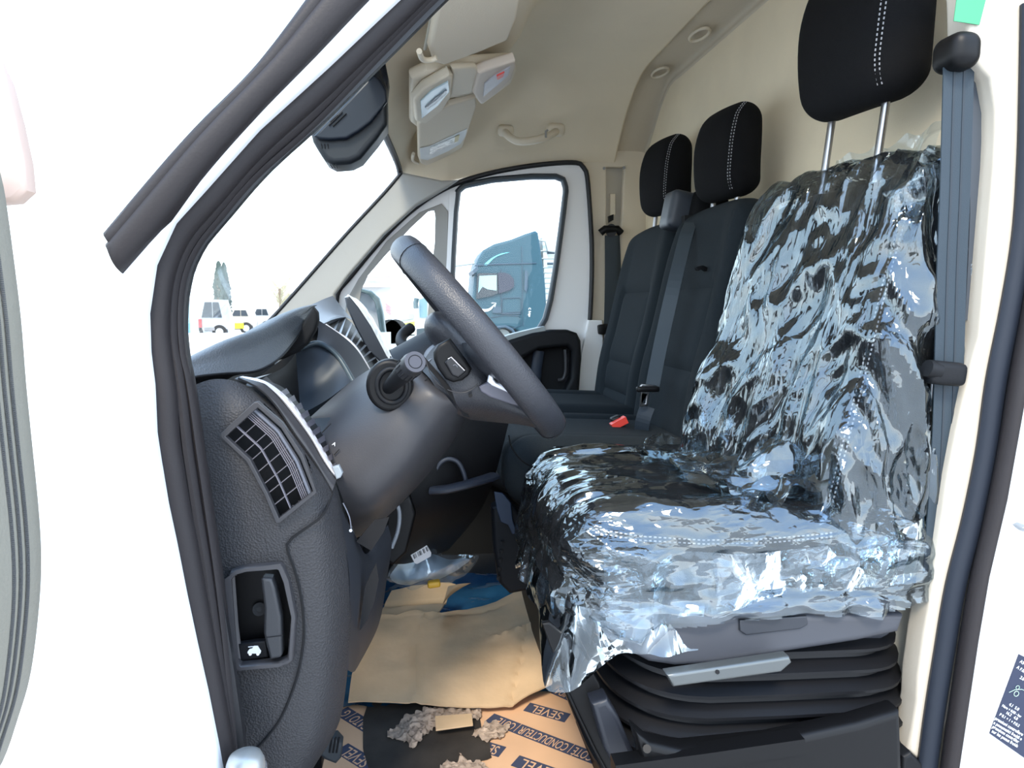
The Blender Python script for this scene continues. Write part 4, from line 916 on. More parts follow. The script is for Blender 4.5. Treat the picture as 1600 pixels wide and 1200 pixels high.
mk('tip_ring', *s_tube([b_ + ax_*.0032 + ax_.orthogonal().normalized()*.0095*math.cos(q) + ax_.cross(ax_.orthogonal().normalized())*.0095*math.sin(q) for q in np.linspace(0, 2*PI, 24, endpoint=False)], .0006, ref=ax_, closed=True, n=6), M_dashd, knob)
o1 = ax_.orthogonal().normalized(); o2 = ax_.cross(o1)
for k in range(16):
    q = 2*PI*k/16; dd = o1*math.cos(q) + o2*math.sin(q)
    mk('knob_rib', *s_tube([a_.lerp(b_, .76) + dd*.0168, a_.lerp(b_, .90) + dd*.0172], .0008, ref=dd, n=6), M_dashd, knob)
# second stalk, far side
st2 = thing('light_stalk', at(640, 520, Y=1.42), 'dark stalk showing behind the wheel above the column cover', 'stalk')
mk('stalk_arm', *s_tube(cr(L3([(655,552,1.36),(630,540,1.40),(628,525,1.44),(642,512,1.47)]), 6), .011), M_dashd, st2)
mk('column_top', *s_surf([L3([(615,556,1.34),(645,530,1.34),(680,512,1.34),(705,500,1.34)]), L3([(640,565,1.25),(665,545,1.22),(692,528,1.22),(712,516,1.22)]), L3([(655,580,1.19),(675,560,1.18),(700,540,1.18),(722,528,1.18)])], 20, 14), mat('column_top', (.09, .095, .11), .45), st2, label='grey top of column shroud')
# ================================================================== OVERHEAD ITEMS
HP0 = (0.0, 2.0, 2.06); HN = Vector((-.36, 0, 1)).normalized()
def hd(pts, off=0.0): return [onp(x, y, Vector(HP0) - HN*off, HN) for x, y in pts]
HU = Vector((1, 0, .36)).normalized(); HV = Vector((0, 1, 0))
def hplate(pts, off, t, bev, holes=(), seg=3):
    return s_plate(hd(pts, off), [hd(h, off) for h in holes], o=Vector(HP0) - HN*off, U=HU, V=HV, t=t, bev=bev, seg=seg)
M_visor = mat('visor_vinyl', (.66, .57, .44), .75, bump=.2, bscale=300)
v1 = thing('sun_visor', hd([(740,40)], .03)[0], 'beige driver sun visor folded up, nearest the door', 'sun visor')
mk('visor_panel', *hplate([(684,-60),(681,0),(668,70),(676,92),(690,96),(745,76),(792,56),(806,20),(818,-60)], .035, .020, .008), M_visor, v1)
mk('visor_clip', *s_tube(cr(hd([(655,80),(660,92),(672,94),(682,90)], .05), 5), .006, ref=(0, 0, 1)), M_beige, v1)
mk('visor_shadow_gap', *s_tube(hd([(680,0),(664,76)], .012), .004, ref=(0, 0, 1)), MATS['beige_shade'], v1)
v2 = thing('sun_visor', hd([(700,190)], .03)[0], 'beige passenger sun visor with a white warning label and silver strip', 'sun visor')
mk('visor_panel', *hplate([(652,190),(660,184),(700,160),(742,148),(744,160),(730,202),(722,226),(700,240),(664,256),(656,252),(653,244)], .030, .018, .006), M_visor, v2)
mk('warning_label', *hplate([(656,231),(672,228),(730,201),(727,213),(720,224),(700,236),(668,250),(657,248)], .041, .002, .0005), mat('label_white', (.62, .62, .60), .5), v2)
mk('silver_foil', *hplate([(672,231),(718,211),(715,221),(671,242)], .0435, .002, .0005), mat('foil', (.62, .62, .60), .3, metal=.6, bump=1, bscale=80, var=.5, vscale=60), v2)
mk('foil_patch', *hplate([(711,214),(718,211),(716,220),(710,223)], .045, .001, .0002), mat('gold_patch', (.55, .45, .2), .4), v2)
mk('visor_hinge', *s_tube(cr(hd([(646,240),(645,250),(656,256)], .02), 5), .006, ref=(0, 0, 1)), M_beige, v2)
oc = thing('overhead_console', hd([(720,130)], .02)[0], 'beige overhead console block between the two sun visors', 'console')
mk('console_body', *hplate([(640,116),(665,104),(705,96),(745,92),(802,88),(806,104),(798,122),(750,158),(742,148),(703,146),(670,190),(650,194),(640,186)], .012, .030, .012, seg=4), M_beige, oc)
l1 = mk('left_lamp_housing', *hplate([(644,150),(660,132),(700,109),(706,112),(703,144),(690,166),(662,188),(648,184)], .040, .024, .007, seg=4), M_beige, oc)
mk('lamp_lens', *hplate([(659,184),(657,158),(673,142),(700,127),(702,142),(684,164)], .054, .004, .001), mat('lens_blue', (.42, .52, .56), .2), l1, label='pale blue lamp lens')
mk('lens_slot', *hplate([(664,168),(680,152),(698,140),(698,146),(682,160),(668,171)], .057, .003, .001), mat('slot_grey', (.18, .20, .22), .3), l1)
mk('lens_bar', *s_tube(hd([(668,168),(684,156),(697,143)], .0595), .003, ref=(0, 0, 1)), mat('lens_bar', (.7, .72, .72), .3), l1)
mk('centre_cover', *hplate([(704,102),(742,100),(746,106),(738,138),(734,142),(702,146),(706,112)], .036, .016, .006), M_beige, oc)
l2 = mk('right_lamp_housing', *hplate([(745,108),(758,102),(803,88),(804,96),(797,117),(776,138),(749,157),(745,152),(737,139)], .040, .026, .007, seg=4), mat('pink_beige', (.62, .53, .44), .6), oc)
mk('right_lamp_lens', *hplate([(757,130),(772,118),(797,104),(794,117),(775,134),(755,150)], .055, .004, .001), mat('lens_grey', (.42, .40, .42), .4), l2)
mk('red_button', *hplate([(776,118),(788,112),(786,119),(777,124)], .0585, .004, .001), M_red, l2, label='red call button')
gh = thing('grab_handle', at(828, 212, Y=2.66), 'moulded beige grab handle on the roof edge above the passenger door', 'grab handle')
YH = 2.62
mk('handle_bar', *s_tube(resample(cr(L3([(787,203,YH+.04),(796,214,YH),(812,221,YH-.02),(840,218,YH-.02),(862,210,YH),(872,202,YH+.05)]), 6), 40), .014), M_beige, gh)
mk('handle_mount', *s_soft((.03, .02, .02), .015, 8, frame(at(790, 204, Y=2.66), (1, 0, 0), (0, 1, .5))), M_beige, gh)
mk('handle_mount', *s_soft((.035, .02, .024), .018, 8, frame(at(868, 203, Y=2.66), (1, 0, 0), (0, 1, .5))), M_beige, gh)
mk('coat_hook', *s_tube(L([(853,215),(853,205),(856,203)], YH - .03), .004), M_trimlight, gh)
# sensor housing on the windscreen
mh = thing('mirror_housing', at(550, 190, Y=1.72), 'black slotted camera housing hanging at the top of the windscreen', 'camera housing')
full = [(490,216),(498,205),(550,152),(572,128),(586,108),(589,96),(596,120),(605,142),(606,172),(606,202),(590,225),(566,254),(550,262),(524,264),(512,258),(500,240),(493,228)]
mk('housing_body', *plateY(full, 1.74, .10, .014, seg=5), mat('housing_grey', (.010, .012, .015), .45, spec=.35), mh)
lid = [(490,214),(500,204),(550,152),(584,116),(594,124),(604,142),(605,160),(596,172),(580,192),(562,206),(542,218),(515,220),(500,219)]
mk('housing_lid', *plateY(lid, 1.682, .016, .006, seg=4), mat('housing_navy', (.003, .006, .012), .4, spec=.35), mh)
for (a, b, c, d) in ((514,196,535,175), (520,197,541,177), (516,191,528,180)): mk('slot', *s_tube(L([(a,b),(c,d)], 1.671), .0016), M_hole, mh)
for k in range(3):
    mk('vent_slit', *s_tube(L([(502+k*5,225),(503+k*5,232)], 1.688), .0012), M_hole, mh)
    mk('vent_slit', *s_tube(L([(516+k*4,257),(520+k*4,263)], 1.688), .0012), M_hole, mh)
mk('housing_stem', *plateY([(576,130),(586,96),(600,90),(608,130),(604,170)], 1.76, .08, .01), MATS['housing_navy'], mh)
tp = thing('masking_tape', at(1515, 15, Y=.96), 'strip of green masking tape stuck to the top of the cream pillar', 'tape')
mk('tape_strip', *plateY([(1497,-20),(1490,33),(1530,39),(1545,-20)], .9645, .0012), M_tape, tp)
# tyre pressure sticker on the body side
sk = thing('tyre_pressure_sticker', at(1590, 1100, Y=.902), 'dark blue tyre pressure sticker with white lines on the white body at the lower right', 'sticker')
YS = .9035
mk('sticker_sheet', *plateY([(1592,1022),(1650,1050),(1720,1240),(1640,1212),(1546,1146)], YS, .0012), mat('sticker_navy', (.012, .018, .045), .5), sk)
t_d = (at(1600, 1178, Y=YS) - at(1550, 1148, Y=YS)).normalized(); t_u = Vector((0, 1, 0)).cross(t_d); t_u = t_u if t_u.z > 0 else -t_u
M_prt = mat('sticker_print', (.8, .85, .88), .6)
for (x, y, s_, txt) in ((1594,1033,.0052,'A5 225/70'),(1589,1042,.0052,'A F.00 R15C'),(1594,1058,.0052,'2.0 2.4'),(1577,1100,.0050,'4.1  5.0'),(1566,1102,.0042,'Nare + 0.08 - bar'),(1572,1113,.0048,'16.2   4.8'),(1562,1116,.0046,'P 0.1 + 1 + P.0.2'),(1555,1122,.0052,'pressioni controllare'),(1553,1129,.0052,'a pneumatici freddi e'),(1551,1135,.0052,'pressions contrôler'),(1550,1142,.0052,'sur les pneus froids')):
    mk('sticker_text', *s_text(txt, at(x, y, Y=YS - .0012), t_d, t_u, s_ * .95, .0003, 'LEFT'), M_prt, sk, smooth=False)
cq = at(1588, 1084, Y=YS - .0012)
mk('car_outline', *join([s_tube([cq + t_d*.004*math.cos(a) + t_u*.004*math.sin(a) for a in np.linspace(0, 2*PI, 16, endpoint=False)], .0005, closed=True), s_tube([cq + t_d*x + t_u*y for x, y in ((-.012,-.004),(-.006,.004),(.004,.010),(.02,.012))], .0004), s_tube([cq + t_d*(-.004) + t_u*.009 + t_d*.003*math.cos(a) + t_u*.003*math.sin(a) for a in np.linspace(0, 2*PI, 12, endpoint=False)], .0004, closed=True)]), mat('outline_green', (.35, .5, .4), .6), sk)
sk2 = thing('door_striker', at(1592, 826, Y=.89), 'small grey metal door striker on the white body at the right edge', 'striker')
mk('striker_plate', *plateY([(1588,822),(1596,818),(1625,826),(1625,832),(1598,830)], .895, .02, .003), mat('striker_grey', (.30, .32, .33), .4, metal=.5), sk2)
# knurled silver stop at the sill
kn = thing('knurled_knob', at(384, 1190, Y=.90), 'silver grey knurled dome knob at the bottom of the doorway', 'knob')
kc = at(384, 1200, Y=.90)
mk('dome', *s_sweep([kc + Vector((0, 0, -.05)), kc, kc + Vector((0, 0, .008)), kc + Vector((0, 0, .017)), kc + Vector((0, 0, .022)), kc + Vector((0, 0, .0235))], ell(.0245, .0245, 32), (0, 1, 0), scale=lambda t: (1, 1, .97, .82, .5, .12)[int(round(t*5))]), mat('knob_silver', (.42, .42, .40), .35, metal=.5), kn)
dots = [s_box(kc + Vector((.0248*math.cos(a), .0248*math.sin(a), -.002 - .005*r_)), (.0012, .0012, .0008)) for r_ in range(5) for a in np.linspace(0, 2*PI, 46, endpoint=False)]
mk('knurling', *join(dots), mat('knurl_dark', (.2, .19, .19), .5), kn, smooth=False)['kind'] = 'stuff'

# ================================================================== FLOOR ITEMS
FZ = FLOOR_Z
pf = thing('printed_floor_cardboard', at(760, 1180, Z=FZ), 'orange-brown cardboard floor protector printed with dark blue bands of lettering', 'cardboard')
fpoly = [at(x, y, Z=FZ + .004) for x, y in ((440,1060),(860,1010),(905,1030),(980,1230),(420,1240))]
mk('cardboard_sheet', *s_plate(fpoly, o=(0, 0, FZ + .004), U=(1, 0, 0), V=(0, 1, 0), t=.005), M_card2, pf)
def band(x0, y0, x1, y1, wd, txt, hh):
    z = FZ + .0072; a = at(x0, y0, Z=z); b = at(x1, y1, Z=z); d = (b-a).normalized(); n = Vector((0, 0, 1)).cross(d)
    mk('printed_band', *s_box((a+b)/2, ((b-a).length/2, wd, .0003), Matrix((d, n, Vector((0, 0, 1)))).transposed()), M_ink, pf, smooth=False)
    # lettering reads from the passenger side: baseline direction runs back from b to a
    dd = -d; nn = -n
    mk('printed_lettering', *s_text(txt, (a+b)/2 + Vector((0, 0, .0006)), dd, nn, hh*1.2, .0003, stretch=((b-a).length*.86)/(max(1, len(txt)) * hh * 1.2 * .82)), M_card2, pf, smooth=False)
band(823, 1104, 887, 1122, .019, 'SEVEL', .026)
band(765, 1121, 942, 1190, .019, 'COTÉ | CONDUCTEUR | COTÉ', .024)
band(805, 1188, 880, 1215, .019, 'SEVEL', .026)
band(735, 1160, 785, 1175, .019, 'SEVEL', .026)
band(533, 1110, 582, 1140, .019, 'CATO | G', .024)
band(533, 1168, 582, 1198, .019, 'SEVEL', .026)
band(868, 1078, 900, 1092, .019, 'GUIDA', .022)
band(908, 1125, 930, 1134, .019, 'SEV', .024)
band(860, 1048, 888, 1062, .016, 'COTÉ', .020)
wm = thing('worn_floor_patch', at(660, 1170, Z=FZ + .008), 'dark worn patch of floor mat exposed where the printed cardboard is torn', 'floor mat')
wpoly = [(580,1085),(700,1085),(742,1105),(752,1130),(762,1150),(768,1170),(764,1184),(740,1192),(700,1195),(690,1215),(580,1215)]
WZ = FZ + .0088
wv = resample(cr([at(x, y, Z=WZ) for x, y in wpoly], 3, closed=True), 90)[:-1]
wv = [p + Vector((.008*nz(p, 60), .008*nz(p, 50, 4), 0)) if at(600, 1100, Z=WZ).x + .02 < p.x else p for p in wv]
mk('exposed_mat', *s_plate(wv, o=(0, 0, WZ), U=(1, 0, 0), V=(0, 1, 0), t=.0012), M_matd, wm)
def torn(pts, label, h=.012, seed=0):
    o_ = thing('torn_cardboard', at(*pts[0], Z=FZ + .01), label, 'cardboard scrap', 'torn cardboard fluff on the cab floor')
    z0 = FZ + .0102
    P = resample(cr([at(x, y, Z=z0) for x, y in pts], 4, closed=True), 120)[:-1]
    P = [p + Vector((.007*nz(p, 90, seed), .012*nz(p, 80, seed+3), 0)) for p in P]
    sh = s_plate(P, o=(0, 0, z0), U=(1, 0, 0), V=(0, 1, 0), t=.001)
    sh = dense(sh, .006, lambda v: v + Vector((0, 0, h * abs(nz(v, 70, seed)) + .004*abs(nz(v, 200, seed)))))
    mk('torn_fluff', *sh, M_torn, o_)
torn([(640,1120),(668,1108),(700,1104),(745,1106),(752,1122),(725,1130),(690,1136),(668,1148),(650,1165),(640,1170),(628,1158),(605,1155),(615,1140)], 'fluffy torn cardboard edge left of the small cardboard piece', .02, 1)
torn([(738,1146),(755,1136),(778,1130),(795,1140),(778,1156),(760,1158),(740,1152)], 'pale torn cardboard fluff right of the small cardboard piece', .014, 5)
torn([(695,1192),(715,1190),(718,1180),(728,1190),(752,1194),(760,1215),(690,1215)], 'torn cardboard tuft at the bottom centre below the dark patch', .016, 9)
sc = thing('cardboard_piece', at(710, 1128, Z=FZ + .03), 'small rectangular brown cardboard piece lying on the torn patch', 'cardboard scrap')
cz = FZ + .03
mk('cardboard', *s_plate([at(x, y, Z=cz) for x, y in ((680,1120),(737,1116),(739,1133),(681,1141))], o=(0, 0, cz), U=(1, 0, 0), V=(0, 1, 0), t=.004), M_card, sc)
# big folded cardboard sheet
cb_ = thing('cardboard_sheet', at(700, 1050, Z=FZ + .04), 'large creased plain brown cardboard sheet in the driver footwell', 'cardboard')
CP0 = at(700, 1100, Z=FZ + .030); CN = Vector((0, -.16, 1)).normalized()
def cps(pts): return [onp(x, y, CP0, CN) for x, y in pts]
CU = Vector((1, 0, 0)); CV = Vector((0, 1, .16)).normalized()
outl = [(544,1098),(550,1055),(570,1010),(591,969),(600,945),(612,926),(640,922),(700,916),(712,918),(700,935),(692,948),(684,958),(730,952),(775,942),(800,932),(831,918),(846,912),(854,940),(858,969),(846,972),(847,1035),(864,1032),(863,1074),(830,1088),(801,1102),(760,1105),(700,1103),(640,1100),(587,1098)]
cre = [[(646,1102),(650,1030),(654,985),(664,962)], [(665,962),(740,957),(786,948)], [(588,965),(650,958),(684,960)], [(602,945),(696,940)], [(770,1000),(820,985),(858,970)], [(798,1100),(812,1040),(822,985)]]
crw = [cps(c) for c in cre]
def dseg(p, a, b):
    ab = b - a; t = max(0, min(1, (p-a).dot(ab)/ab.length_squared)); return (p - a - ab*t).length
def cfn(v):
    z = .006 * nz(v, 6) + .002 * nz(v, 25)
    for k, c in enumerate(crw):
        d = min(dseg(v, a, b) for a, b in zip(c, c[1:]))
        z += (-.010 if k % 2 else .010) * math.exp(-(d/.006)**2)
    fr_ = (v - CP0).dot(CV)
    z += .10 * max(0, fr_ - .42) + .06 * max(0, (v.x - crw[4][0].x)) * 1.2
    return v + Vector((0, 0, z))
sh = s_plate(cps(outl), o=CP0, U=CU, V=CV, t=.004)
sh = dense(sh, .012, cfn)
o = mk('sheet', *sh, M_card, cb_)
mk('curled_flap', *s_surf([[onp(x, y, CP0 + Vector((0, 0, .03)), CN) for x, y in ((684,960),(694,942),(704,930))], [onp(x, y, CP0 + Vector((0, 0, .07)), CN) for x, y in ((692,944),(704,926),(722,918))], [onp(x, y, CP0 + Vector((0, 0, .09)), CN) for x, y in ((700,916),(720,912),(736,911))]], 14, 14), M_card, cb_)
# plastic bag, label, blue sheet
bs = thing('blue_plastic_sheet', at(720, 930, Z=FZ + .01), 'dark blue plastic floor sheet behind the brown cardboard', 'plastic sheet')
def bsf(u, v):
    p = Vector((-.30 + .62*u, 1.62 + .80*v, FZ + .006)); p.z += .018 * abs(nz(p, 9)) + .006*abs(nz(p, 30)); return p
mk('sheet', *s_grid(bsf, 50, 50), M_bluefilm, bs)
pg = thing('plastic_bag', at(660, 890, Z=.72), 'clear crumpled plastic bag of papers with a barcode label in the footwell', 'plastic bag')
bagp = [(604,905),(622,870),(650,838),(672,850),(690,868),(735,865),(750,866),(735,890),(712,905),(700,912),(650,918),(618,914)]
YBG = 1.80
def bagsurf(pts, Y0, seed, amp):
    P = resample(cr(L(pts, Y0), 5, closed=True), 70); c = sum(P, Vector()) / len(P)
    V = []; nr = 14
    for j in range(nr):
        s = j/(nr-1)
        for p in P[:-1]:
            q = c.lerp(p, s); q = q + Vector((0, -.05*(1-s*s) + .0, 0)); q += Vector((.4, 1, .6)) * (amp * nz(q, 22, seed)); V.append(q)
    m = len(P)-1; Fc = [(j*m+k, j*m+(k+1) % m, (j+1)*m+(k+1) % m, (j+1)*m+k) for j in range(nr-1) for k in range(m)]
    return V, Fc
mk('bag_film', *bagsurf(bagp, YBG, 3, .018), filmmat('bag_film', haze=.40, refl=.12, rough=.12, scale=14, strength=.6), pg)
mk('bag_contents', *bagsurf([(608,904),(624,880),(645,860),(690,872),(735,872),(712,892),(680,906),(622,912)], YBG + .03, 6, .012), mat('contents', (.62, .72, .80), .6, bump=.5, bscale=20), pg)
lab = mk('barcode_label', *plateY([(640,858),(658,846),(664,847),(674,864),(673,869),(652,881),(648,880),(639,862)], YBG - .062, .002), M_paper, pg, label='white barcode label')
bars = []
for k in range(14):
    if k in (3, 8, 11): continue
    a = (648 + k*1.65, 873 - k*.95); bars.append(s_tube(L([a, (a[0]-2.4, a[1]-6.5)], YBG - .0640), .0006 if k % 3 else .0011, n=4))
mk('barcode_bars', *join(bars), M_black, lab, smooth=False)
mk('label_text', *s_text('CC', at(652, 857, Y=YBG - .0642), (.9, 0, .45), (-.45, 0, .9), .005, .0004), M_black, lab, smooth=False)
mk('yellow_piece', *s_soft((.016, .012, .008), .006, 8, frame(at(678, 912, Y=1.70), (1, 0, .1), (0, 1, 0))), M_yellow, pg, label='yellow plastic piece')
# pedal at lower left
pe = thing('pedal', at(525, 1165, Y=1.30), 'black ribbed rubber pedal pad low beside the dash end panel', 'pedal')
mk('pedal_pad', *plateY([(500,1160),(510,1148),(527,1146),(536,1156),(534,1178),(526,1187),(508,1180),(500,1172)], 1.27, .03, .006), mat('pedal_rubber', (.035, .040, .045), .6), pe)
for k in range(3): mk('pad_rib', *s_tube(L([(519 + k*5.5, 1152), (515 + k*5.5, 1176)], 1.254), .0018), M_hole, pe)
mk('pedal_arm', *s_box(at(495, 1150, Y=1.33), (.012, .03, .05)), M_black, pe, smooth=False)
# ================================================================== OUTSIDE
def pl(name, pts, Y, t, m, parent, bev=0.0, holes=(), label=None): return mk(name, *plateY(pts, Y, t, bev, holes), m, parent, label=label)
YT = 23.0
M_truck = mat('truck_blue', (.030, .075, .10), .5, spec=.2)
M_truckd = mat('truck_seam', (.03, .06, .09), .5)
M_tglass = mat('truck_glass', (.02, .03, .04), .2)
tk = thing('truck', (at(785, 520, Y=YT).x, YT + 1.2, 0), 'blue lorry cab with curved white smile arrow and cyan swoosh seen through the passenger window', 'truck')
cabp = [(728,560),(729,500),(734,466),(737,426),(742,409),(750,395),(766,386),(792,379),(812,371),(828,366),(832,369),(839,413),(843,450),(846,510),(841,518),(808,521),(800,514),(790,510),(778,511),(770,518),(766,528),(764,545)]
pl('cab_body', cabp, YT + 1.2, 2.3, M_truck, tk, .08)
def seamT(pts, r=.012): return mk('panel_seam', *s_tube(L(pts, YT + .025), r, n=6), M_truckd, tk)
seamT([(742,415),(770,413),(838,411)], .02); seamT([(815,385),(816,430),(817,510)]); seamT([(783,420),(783,480),(783,490)])
seamT([(785,466),(812,465),(814,468),(814,487),(785,489),(785,466)]); seamT([(783,490),(814,490)], .02); seamT([(762,497),(790,492),(812,494),(814,508),(800,514)])
pl('side_window', [(746,429),(748,427),(777,427),(778,458),(770,462),(744,467)], YT - .01, .04, M_tglass, tk)
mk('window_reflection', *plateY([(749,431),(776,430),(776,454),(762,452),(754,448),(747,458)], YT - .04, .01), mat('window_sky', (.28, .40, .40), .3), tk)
pl('rear_window', [(778,426),(788,426),(797,429),(803,437),(803,448),(795,454),(779,459)], YT - .01, .04, mat('window_grey', (.022, .026, .045), .5), tk)
pl('side_intake', [(820,422),(824,424),(825,448),(822,456),(819,452)], YT - .01, .04, M_truckd, tk)
pl('sun_visor_blade', [(735,425),(742,418),(744,424),(737,430)], YT + .1, 1.9, M_truckd, tk)
mk('mirror_arm', *s_tube(L([(704,416),(741,411)], YT + .2), .05), mat('bar_grey', (.35, .38, .38), .5), tk)
M_wh = mat('print_white', (.9, .92, .93), .5); M_cy = mat('print_cyan', (.15, .62, .72), .5)
sm = midc(L([(741,476),(750,482),(759,483.5),(766,481),(773,475)], YT), L([(741,476),(750,485.5),(759,487),(767,483.5),(773,475)], YT), .5, 5)
a1 = resample(cr(L([(741,475.5),(750,481.5),(758,483),(765,481.5),(773,475)], YT + .03), 6), 30); a2 = resample(cr(L([(741,475.5),(750,485),(759,487),(767,484),(773,476)], YT + .03), 6), 30)
mk('smile_arrow', *join([s_surf([a1, a2], 30, 3), s_tube(L([(768,473.5),(775,473.5),(773,480)], YT + .03), .012, n=6)]), M_wh, tk, label='white smile-shaped arrow')
b1 = resample(cr(L([(755,415),(762,408),(772,401),(784,396),(797,394)], YT + .02), 6), 30); b2 = resample(cr(L([(761,415),(768,407),(776,401),(786,397),(797,394)], YT + .02), 6), 30)
mk('cyan_swoosh', *s_surf([b1, b2], 30, 3), M_cy, tk, label='cyan swoosh')
mk('side_lettering', *s_text('C Edge', at(827.5, 488, Y=YT + .03), (0, 0, -1), (1, 0, 0), .075, .01), M_wh, tk, smooth=False)
pl('lower_badge', [(770,483),(776,478),(783,480),(783,489),(769,489)], YT + .0, .03, M_truckd, tk)
wc = at(785, 532, Y=YT + .4); wc.z = .5
mk('wheel', *s_tube([wc, wc + Vector((0, .35, 0))], .50, ref=(1, 0, 0), n=28), M_tyre, tk)
mk('wheel_hub', *s_tube([wc + Vector((0, -.02, 0)), wc], .28, ref=(1, 0, 0), n=20), MATS['bar_grey'], tk)
mk('wheel_arch', *s_tube(L([(765,530),(768,519),(778,511),(790,510),(800,515),(806,524)], YT + .05), .05), M_truckd, tk)
tr_ = thing('truck_trailer', (at(870, 480, Y=YT + 1.5).x, YT + 1.5, 0), 'white ribbed lorry trailer behind the blue cab', 'trailer')
pl('trailer_body', [(838,376),(905,370),(905,472),(843,470)], YT + 2.0, 2.3, mat('trailer_white', (.62, .68, .67), .5), tr_, .03)
for y in (392,404,418,426,434,442,450,458): mk('side_rib', *s_tube(L([(841,y),(900,y-1)], YT + .83), .02), mat('rib_grey', (.45, .50, .50), .5), tr_)
mk('rain_gutter', *s_tube(L([(834,374),(852,377),(856,392),(872,394)], YT + .7), .035), MATS['bar_grey'], tr_)
for y in (395, 412): mk('stay', *s_tube(L([(855,y),(868,y)], YT + .75), .04), M_truckd, tr_)
mk('trailer_wheel', *s_tube([Vector((at(890,500,Y=YT+1).x, YT + .9, .5)), Vector((at(890,500,Y=YT+1).x, YT + 1.2, .5))], .5, ref=(1, 0, 0), n=24), M_tyre, tr_)
# dry grass strip
gs = []
for k in range(900):
    x = random.uniform(at(735, 540, Y=19).x, at(905, 540, Y=21).x); y = random.uniform(18.0, 21.5); h = random.uniform(.20, .55)
    gs.append(([Vector((x-.012, y, 0)), Vector((x+.012, y, 0)), Vector((x+random.uniform(-.12, .12), y, h + .2))], [(0, 1, 2)]))
gr_ = mk('dry_grass', *join(gs), mat('straw', (.46, .38, .24), .9, var=.3, vscale=2), None, smooth=False); tag(gr_, 'strip of dry straw-coloured grass in front of the blue lorry', 'grass', kind='stuff')
sh_ = []
for k in range(120):
    x = at(random.uniform(848, 868), 480, Y=26.5).x; z = random.uniform(.2, 2.6); sh_.append(s_box((x, 26.3 + random.uniform(-.3, .3), z), (.06, .05, .08)))
bu = mk('yellow_bush', *join(sh_), mat('bush_yellow', (.45, .38, .12), .9, var=.5, vscale=2), None, smooth=False); tag(bu, 'yellowing bush showing under the white trailer', 'bush')

# vehicles seen through the windscreen
def car(name, cat, label, X0, px0, px1, Y, ztop, body_c, bits):
    xa = at(px0, 500, Y=Y).x; xb = at(px1, 500, Y=Y).x; Lc = xb - xa
    t = thing(name, ((xa+xb)/2, Y, 0), label, cat)
    m = mat('car_' + name + str(px0), tuple(c*.55 for c in body_c), .3, coat=.3)
    prof = [(0, .25), (0, .75), (.08, .95), (.30, 1.0), (.42, ztop), (.85, ztop), (.97, 1.0), (1.0, .7), (1.0, .25)]
    pts = [Vector((xa + u*Lc, Y, z)) for u, z in prof]
    mk('car_body', *s_plate(pts, o=(0, Y, 0), t=1.7, bev=.10, seg=3), m, t)
    wn = [Vector((xa + u*Lc, Y, z)) for u, z in ((.36, 1.02), (.46, ztop - .12), (.64, ztop - .12), (.64, 1.02))]
    mk('car_window', *s_plate(wn, o=(0, Y - .87, 0), t=.03), M_tglass, t)
    wn = [Vector((xa + u*Lc, Y, z)) for u, z in ((.67, 1.02), (.67, ztop - .12), (.83, ztop - .12), (.90, 1.02))]
    mk('car_window', *s_plate(wn, o=(0, Y - .87, 0), t=.03), M_tglass, t)
    for u in (.18, .82):
        c = Vector((xa + u*Lc, Y - .86, .34)); mk('wheel', *s_tube([c, c + Vector((0, .22, 0))], .33, ref=(1, 0, 0), n=20), M_tyre, t)
        mk('wheel_hub', *s_tube([c + Vector((0, -.02, 0)), c], .18, ref=(1, 0, 0), n=14), MATS['bar_grey'], t)
    for (u0, z0, u1, z1, c) in bits:
        pts = [Vector((xa + u*Lc, Y, z)) for u, z in ((u0, z0), (u0, z1), (u1, z1), (u1, z0))]
        mk('colour_panel', *s_plate(pts, o=(0, Y - .88, 0), t=.03, bev=.01), mat('panel' + str(c), c, .4), t)
    return t
car('parked_car', 'car', 'white car with a red front wing, leftmost through the windscreen', 0, 303, 360, 36, 1.85, (.62, .64, .66), [(.03, .55, .36, .95, (.60, .02, .02)), (.42, .4, .7, .55, (.2, .2, .2))])
car('parked_car', 'car', 'white and yellow car with a red stripe, second from left through the windscreen', 0, 352, 398, 42, 1.45, (.68, .62, .50), [(.08, .65, .35, .9, (.6, .03, .02)), (.05, .32, .75, .62, (.55, .50, .02))])
car('parked_car', 'car', 'white car with grey windows, third from left through the windscreen', 0, 388, 428, 46, 1.5, (.66, .68, .70), [])
def cyp(px, ytop, ybot, Y, label):
    b = at(px, ybot, Y=Y); b.z = 0; tpz = at(px, ytop, Y=Y).z
    t = thing('cypress_tree', b, label, 'tree')
    qs = []
    rnd = random.Random(px)
    for k in range(900):
        f = rnd.random() ** .8; z = .6 + f*(tpz - .6); r = .42*min(1, (1-f)*2.2 + .08) * rnd.uniform(.4, 1) + .03; a = rnd.uniform(0, 2*PI)
        c = Vector((b.x + r*math.cos(a), b.y + r*math.sin(a), z)); s = rnd.uniform(.05, .12)
        qs.append(([c + Vector((-s, 0, 0)), c + Vector((s, s, 0)), c + Vector((0, 0, s*2.2))], [(0, 1, 2)]))
    mk('foliage', *join(qs), mat('cypress_green', (.10, .13, .11), .9), t, smooth=False)
    mk('trunk', *s_tube([b, Vector((b.x, b.y, tpz*.8))], .18, ref=(1, 0, 0)), mat('bark', (.2, .16, .12), .9), t)
cyp(345, 412, 500, 55, 'tall dark cypress tree beyond the parked cars, left of the pair')
cyp(353, 414, 500, 56, 'tall dark cypress tree beyond the parked cars, right of the pair')
bt = thing('bare_tree', (at(438, 480, Y=60).x, 60, 0), 'pale sparse yellowish tree near the far windscreen pillar', 'tree')
br = []
rnd = random.Random(4); tb = Vector((at(438, 480, Y=60).x, 60, 0))
